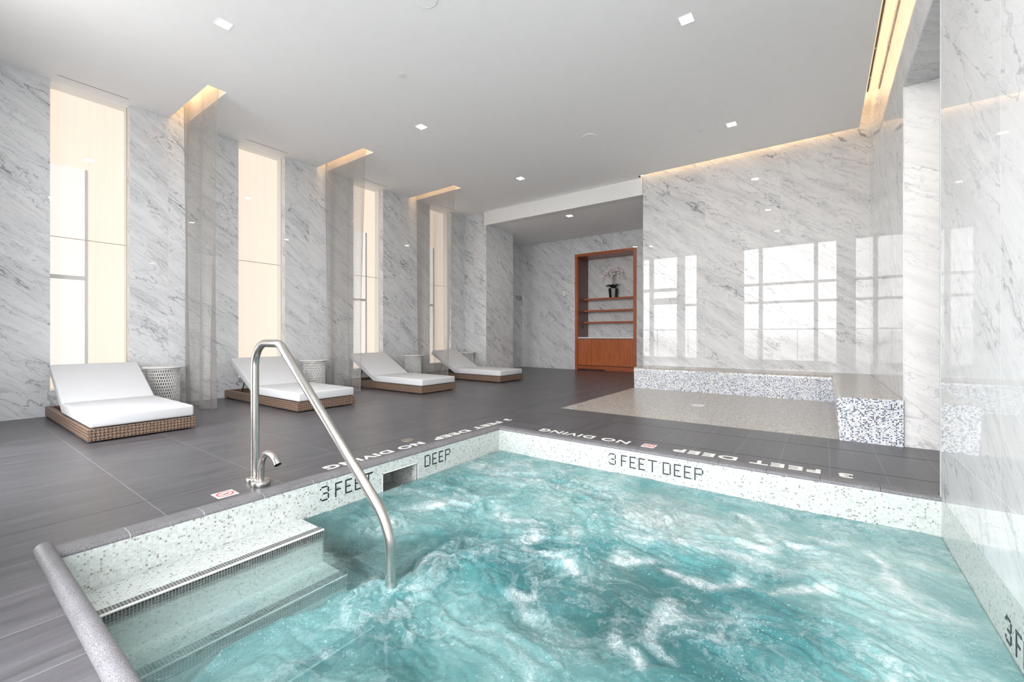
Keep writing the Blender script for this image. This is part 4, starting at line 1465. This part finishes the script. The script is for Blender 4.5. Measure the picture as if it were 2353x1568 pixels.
# front run along the back wall: face at y = 7.60, faces towards the camera
mb = MB()
pf = bench_prof()
n = len(pf)
xe = 0.13 - ox
vs = []
for x in (0.0, 3.322):
    for d, z in pf:
        vs.append((x, d - 0.01 if d < 0.5 else YA - oy - 0.003, z))
mb.add(vs, [tuple(range(n)), tuple(range(n, 2 * n))[::-1]] + [(i, (i + 1) % n, n + (i + 1) % n, n + i) for i in range(n)])
# right run, top a little higher at the near end
vs = []
for y, dz in ((4.90 - oy, 0.015), (YA - oy - 0.003, 0.0)):
    for d, z in pf:
        vs.append(((0.105 - ox) + d if d < 0.5 else XW - ox - 0.003, y, z + (dz if z > 0.1 else 0)))
mb.add(vs, [tuple(range(n)), tuple(range(n, 2 * n))[::-1]] + [(i, (i + 1) % n, n + (i + 1) % n, n + i) for i in range(n)])
me_o = mb.build('bench_front', M['bench_mosaic'], bench)
me_o.data.materials.append(M['beige_mosaic'])
for p in me_o.data.polygons:
    if p.normal.z > 0.5:
        p.material_index = 1

# floor drain and deck drain
t = thing('floor_drain', 'small square white drain in the middle of the beige mosaic floor', 'drain', (-1.36, 6.20, 0.001))
slabbox('plate', M['plate'], -0.075, 0.075, -0.075, 0.075, 0.0, 0.003, t)
mb = MB()
for k in range(5):
    mb.box(-0.055, 0.055, -0.05 + k * 0.024, -0.043 + k * 0.024, 0.003, 0.0036)
mb.build('grate_slots', M['frame'], t)
t = thing('deck_drain', 'round dull metal cover in the tile joint beside the left pool edge', 'drain cover', (-3.04, 2.60, 0.0))
mb = MB(); mb.lathe([(0.0, 0.0), (0.055, 0.0), (0.055, 0.003), (0.0, 0.0035)], 0, 0, 32, False)
mb.build('cover', M['brass'], t, smooth=True)
mb = MB(); mb.lathe([(0.040, 0.0033), (0.043, 0.0045), (0.046, 0.0033)], 0, 0, 32, False)
mb.build('rim', M['steel'], t)

# ------------------------------------------------------------------ cherry wood cabinet in the niche
cab = thing('wood_cabinet', 'tall cherry wood built-in cabinet with open shelves in the marble niche wall', 'cabinet', (-5.56, YN, 0))
CW, CH, FT = 1.73, 3.19, 0.072
D0, D1 = -0.035, 0.64
mb = MB()
mb.box(0, FT, D0, D1, 0.0, CH)
mb.build('side_panel', M['wood'], cab)
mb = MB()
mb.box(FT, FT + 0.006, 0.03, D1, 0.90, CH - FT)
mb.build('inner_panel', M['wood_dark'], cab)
mb = MB()
mb.box(CW - FT, CW, D0, D1, 0.0, CH)
mb.build('side_panel', M['wood'], cab)
mb = MB(); mb.box(FT, CW - FT, D0, D1, CH - FT, CH)
mb.build('top_panel', M['wood_h'], cab)
for z in (1.985, 1.655, 1.330):
    slabbox('shelf', M['wood_h'], FT + 0.006, CW - FT, 0.36, D1, z - 0.048, z, cab)
slabbox('countertop', M['counter'], FT, CW - FT, 0.0, D1, 0.868, 0.90, cab)
slabbox('carcass', M['black'], FT, CW - FT, 0.03, D1, 0.0, 0.866, cab)
dx = (CW - 2 * FT) / 4
for k in range(4):
    slabbox('door', M['wood'], FT + k * dx + 0.002, FT + (k + 1) * dx - 0.002, 0.006, 0.028, 0.135, 0.852, cab)
for k, (a, b) in enumerate(((0.0, 1.0), (1.0, 2.0), (2.0, 4.0))):
    slabbox('kick_board', M['wood_h'], FT + a * dx + 0.003, FT + b * dx - 0.003, 0.012, 0.028, 0.03 if k < 2 else 0.004, 0.118, cab)
slabbox('outlet', M['black'], FT + 0.004, FT + 0.010, 0.26, 0.33, 1.13, 1.23, cab)

# orchid
orch = thing('potted_orchid', 'white orchid in a black faceted pot on the top cabinet shelf', 'plant', (-4.66, 11.215, 1.985))
mb = MB(); mb.lathe([(0.115, 0.0), (0.138, 0.25), (0.128, 0.255), (0.12, 0.23)], 0, 0, 8, True)
mb.build('pot', M['pot'], orch)
mb = MB()
ro = random.Random(5)
for k in range(22):
    a = k / 22 * 6.28 + ro.uniform(-0.2, 0.2)
    ln = ro.uniform(0.13, 0.19)
    hgt = ro.uniform(0.05, 0.13)
    if math.sin(a) > 0.3:
        ln *= 0.55
    vs, fs = [], []
    for i in range(7):
        s = i / 6
        w_ = 0.032 * math.sin(math.pi * min(1, s * 0.9 + 0.1)) + 0.002
        cx_ = math.cos(a) * (0.03 + ln * s); cy_ = math.sin(a) * (0.03 + ln * s)
        cz = 0.25 + hgt * math.sin(s * 2.4)
        for sd in (-1, 0, 1):
            vs.append((cx_ - math.sin(a) * w_ * sd, cy_ + math.cos(a) * w_ * sd, cz + 0.008 * abs(sd)))
    for i in range(6):
        for j in (0, 1):
            fs.append((i * 3 + j, i * 3 + j + 1, i * 3 + j + 4, i * 3 + j + 3))
    mb.add(vs, fs)
lo_ = mb.build('foliage', M['leaf'], orch, smooth=True, recalc=False)
sm = lo_.modifiers.new('thick', 'SOLIDIFY'); sm.thickness = 0.003
for k, (dxx, dyy, hh_, rr_) in enumerate(((-0.27, -0.02, 0.74, 0.30), (-0.15, -0.05, 0.80, 0.25), (0.0, -0.05, 0.80, 0.20),
                                          (0.15, -0.04, 0.80, 0.25), (0.27, 0.0, 0.76, 0.30), (-0.05, 0.05, 0.72, 0.2))):
    pts = []
    for i in range(15):
        s = i / 14
        if s < 0.55:
            q = s / 0.55
            pts.append((dxx * 0.12 * q + (k - 2.5) * 0.012, dyy * 0.2 * q, 0.24 + (hh_ - 0.24) * q ** 0.9))
        else:
            q = (s - 0.55) / 0.45
            pts.append((dxx * (0.12 + 0.88 * math.sin(q * 1.45)) + (k - 2.5) * 0.012, dyy * (0.2 + 0.8 * q),
                        hh_ - 0.22 * q * q + 0.05 * math.sin(q * 3.1)))
    mb = MB(); mb.tube(pts, 0.0035, 6)
    stem = mb.build('flower_stem', M['stem'], orch, smooth=True)
    mb = MB(); mb2 = MB()
    for i in range(7, 15):
        for rep in range(2):
            p = Vector(pts[i]) + Vector((ro.uniform(-0.02, 0.02), ro.uniform(-0.03, 0.01), ro.uniform(-0.03, 0.02)))
            nrm = Vector((ro.uniform(-0.6, 0.6), -1.0, ro.uniform(-0.3, 0.3))).normalized()
            tx = nrm.cross(Vector((0, 0, 1))).normalized(); ty = nrm.cross(tx)
            for j in range(5):
                a = j * 2 * math.pi / 5 + ro.uniform(-0.1, 0.1)
                dr = tx * math.cos(a) + ty * math.sin(a)
                sd = tx * -math.sin(a) + ty * math.cos(a)
                sz_ = 0.030
                mb.add([p, p + dr * sz_ * 0.5 + sd * sz_ * 0.36, p + dr * sz_ - nrm * 0.004, p + dr * sz_ * 0.5 - sd * sz_ * 0.36], [(0, 1, 2, 3)])
            mb2.tube([p + nrm * 0.001, p + nrm * 0.010], 0.004, 6)
    b_ = mb.build('blossoms', M['petal'], stem, recalc=False)
    mb2.build('lips', M['lip'], b_)['kind'] = 'stuff'

# thermostat
th = thing('thermostat', 'small white wall control with a card slot beside the wood cabinet', 'thermostat', (-5.91, YN, 2.165))
slabbox('body', M['plate'], -0.055, 0.055, -0.022, 0.0, -0.11, 0.065, th, bevel=0.006)
slabbox('top_cap', M['plate'], -0.065, 0.045, -0.026, 0.0, 0.075, 0.105, th, bevel=0.004)
slabbox('slot', M['steel_dark'], -0.060, 0.040, -0.021, 0.0, 0.064, 0.076, th)

# ------------------------------------------------------------------ ceiling fittings
def downlight(x, y, z, label):
    t = thing('downlight', label, 'downlight', (x, y, z), 0, 'square recessed downlights')
    mb = MB()
    a, b = 0.056, 0.066
    mb.box(-b, b, -b, -a, -0.004, 0.0); mb.box(-b, b, a, b, -0.004, 0.0)
    mb.box(-b, -a, -a, a, -0.004, 0.0); mb.box(a, b, -a, a, -0.004, 0.0)
    mb.build('trim_ring', M['white_paint'], t)
    slabbox('lamp', M['lamp'], -a, a, -a, a, -0.0025, -0.0005, t)
    return t


d0 = downlight(-4.70, 1.74, ZC, 'square ceiling downlight, top left of the view, nearest row')
for (x, y, z, lb) in ((-1.05, 4.30, ZC, 'square ceiling downlight above the pool at the upper right'),
                      (-4.70, 4.27, ZC, 'square ceiling downlight in the middle of the left row'),
                      (-1.05, 6.82, ZC, 'square ceiling downlight before the bright back marble wall'),
                      (-4.70, 6.79, ZC, 'square ceiling downlight nearest the white header of the niche'),
                      (-4.62, 8.62, ZN, 'square downlight in the lower niche ceiling'),
                      (-1.05, 1.74, ZC, 'square ceiling downlight right above the pool, outside the view'),
                      (1.25, 4.05, OZ, 'added unseen downlight brightening the passage behind the right marble wall')):  # last one is an added, unseen lamp that brightens the passage's marble face
    dup(d0, (x, y, z), lb)


def speaker(x, y, z, r, label):
    t = thing('ceiling_speaker', label, 'ceiling speaker', (x, y, z), 0, 'round ceiling speakers')
    mb = MB(); mb.lathe([(r, 0.0), (r, -0.004), (r * 0.93, -0.007), (r * 0.90, -0.005), (0.0, -0.005)], 0, 0, 40, False)
    mb.build('grille', M['ceiling'], t, smooth=True, angle=30)
    mb = MB(); mb.lathe([(r * 0.885, -0.0045), (r * 0.90, -0.0062), (r * 0.915, -0.0045)], 0, 0, 40, False)
    mb.build('rim', M['plaster'], t)
    return t


s0 = speaker(-2.867, 5.99, ZC, 0.115, 'round white ceiling speaker near the back wall')
dup(s0, (-2.885, 2.66, ZC), 'round white ceiling speaker cut by the top edge of the view')


def sprinkler(x, y, z, r, label):
    t = thing('sprinkler_cover', label, 'sprinkler cover', (x, y, z), 0, 'round sprinkler covers')
    mb = MB(); mb.lathe([(r, -0.006), (r, -0.009), (0.0, -0.010)], 0, 0, 28, False)
    mb.lathe([(r * 0.75, 0.0), (r * 0.75, -0.006)], 0, 0, 28, False)
    mb.build('cover_plate', M['white_paint'], t, smooth=True, angle=30)
    return t


s1 = sprinkler(-3.95, 3.30, ZC, 0.045, 'faint round sprinkler cover in the middle of the ceiling')
dup(s1, (-1.465, 6.76, ZC), 'faint round sprinkler cover left of the back downlight')
dup(s1, (-6.78, 9.80, ZN), 'small round cover at the far left of the niche ceiling')
dup(s1, (-4.63, 9.88, ZN), 'small round cover in the niche ceiling above the cabinet')
dup(s1, (-2.60, 6.70, ZC), 'small round cover beside the speaker at the back') if False else None

for i, (a, b) in enumerate([(0.949, 1.585), (2.966, 3.602), (4.985, 5.611), (7.010, 7.630)]):
    t = thing('linear_vent', 'thin black slot vent in the ceiling before the %s tall window' % ['nearest', 'second', 'third', 'farthest'][i],
              'vent', (-7.182, a, ZC))
    slabbox('slot', M['black'], -0.007, 0.007, 0, b - a, -0.0012, 0.003, t)
    mb = MB(); mb.box(-0.011, -0.007, -0.004, b - a + 0.004, -0.002, 0.003); mb.box(0.007, 0.011, -0.004, b - a + 0.004, -0.002, 0.003)
    mb.build('flange', M['ceiling'], t)
t = thing('linear_vent', 'thin black slot vent in the ceiling before the white niche header', 'vent', (-6.39, 7.99, ZC))
slabbox('slot', M['black'], 0, 1.22, -0.007, 0.007, -0.0012, 0.003, t)
mb = MB(); mb.box(-0.004, 1.224, -0.011, -0.007, -0.002, 0.003); mb.box(-0.004, 1.224, 0.007, 0.011, -0.002, 0.003)
mb.build('flange', M['ceiling'], t)
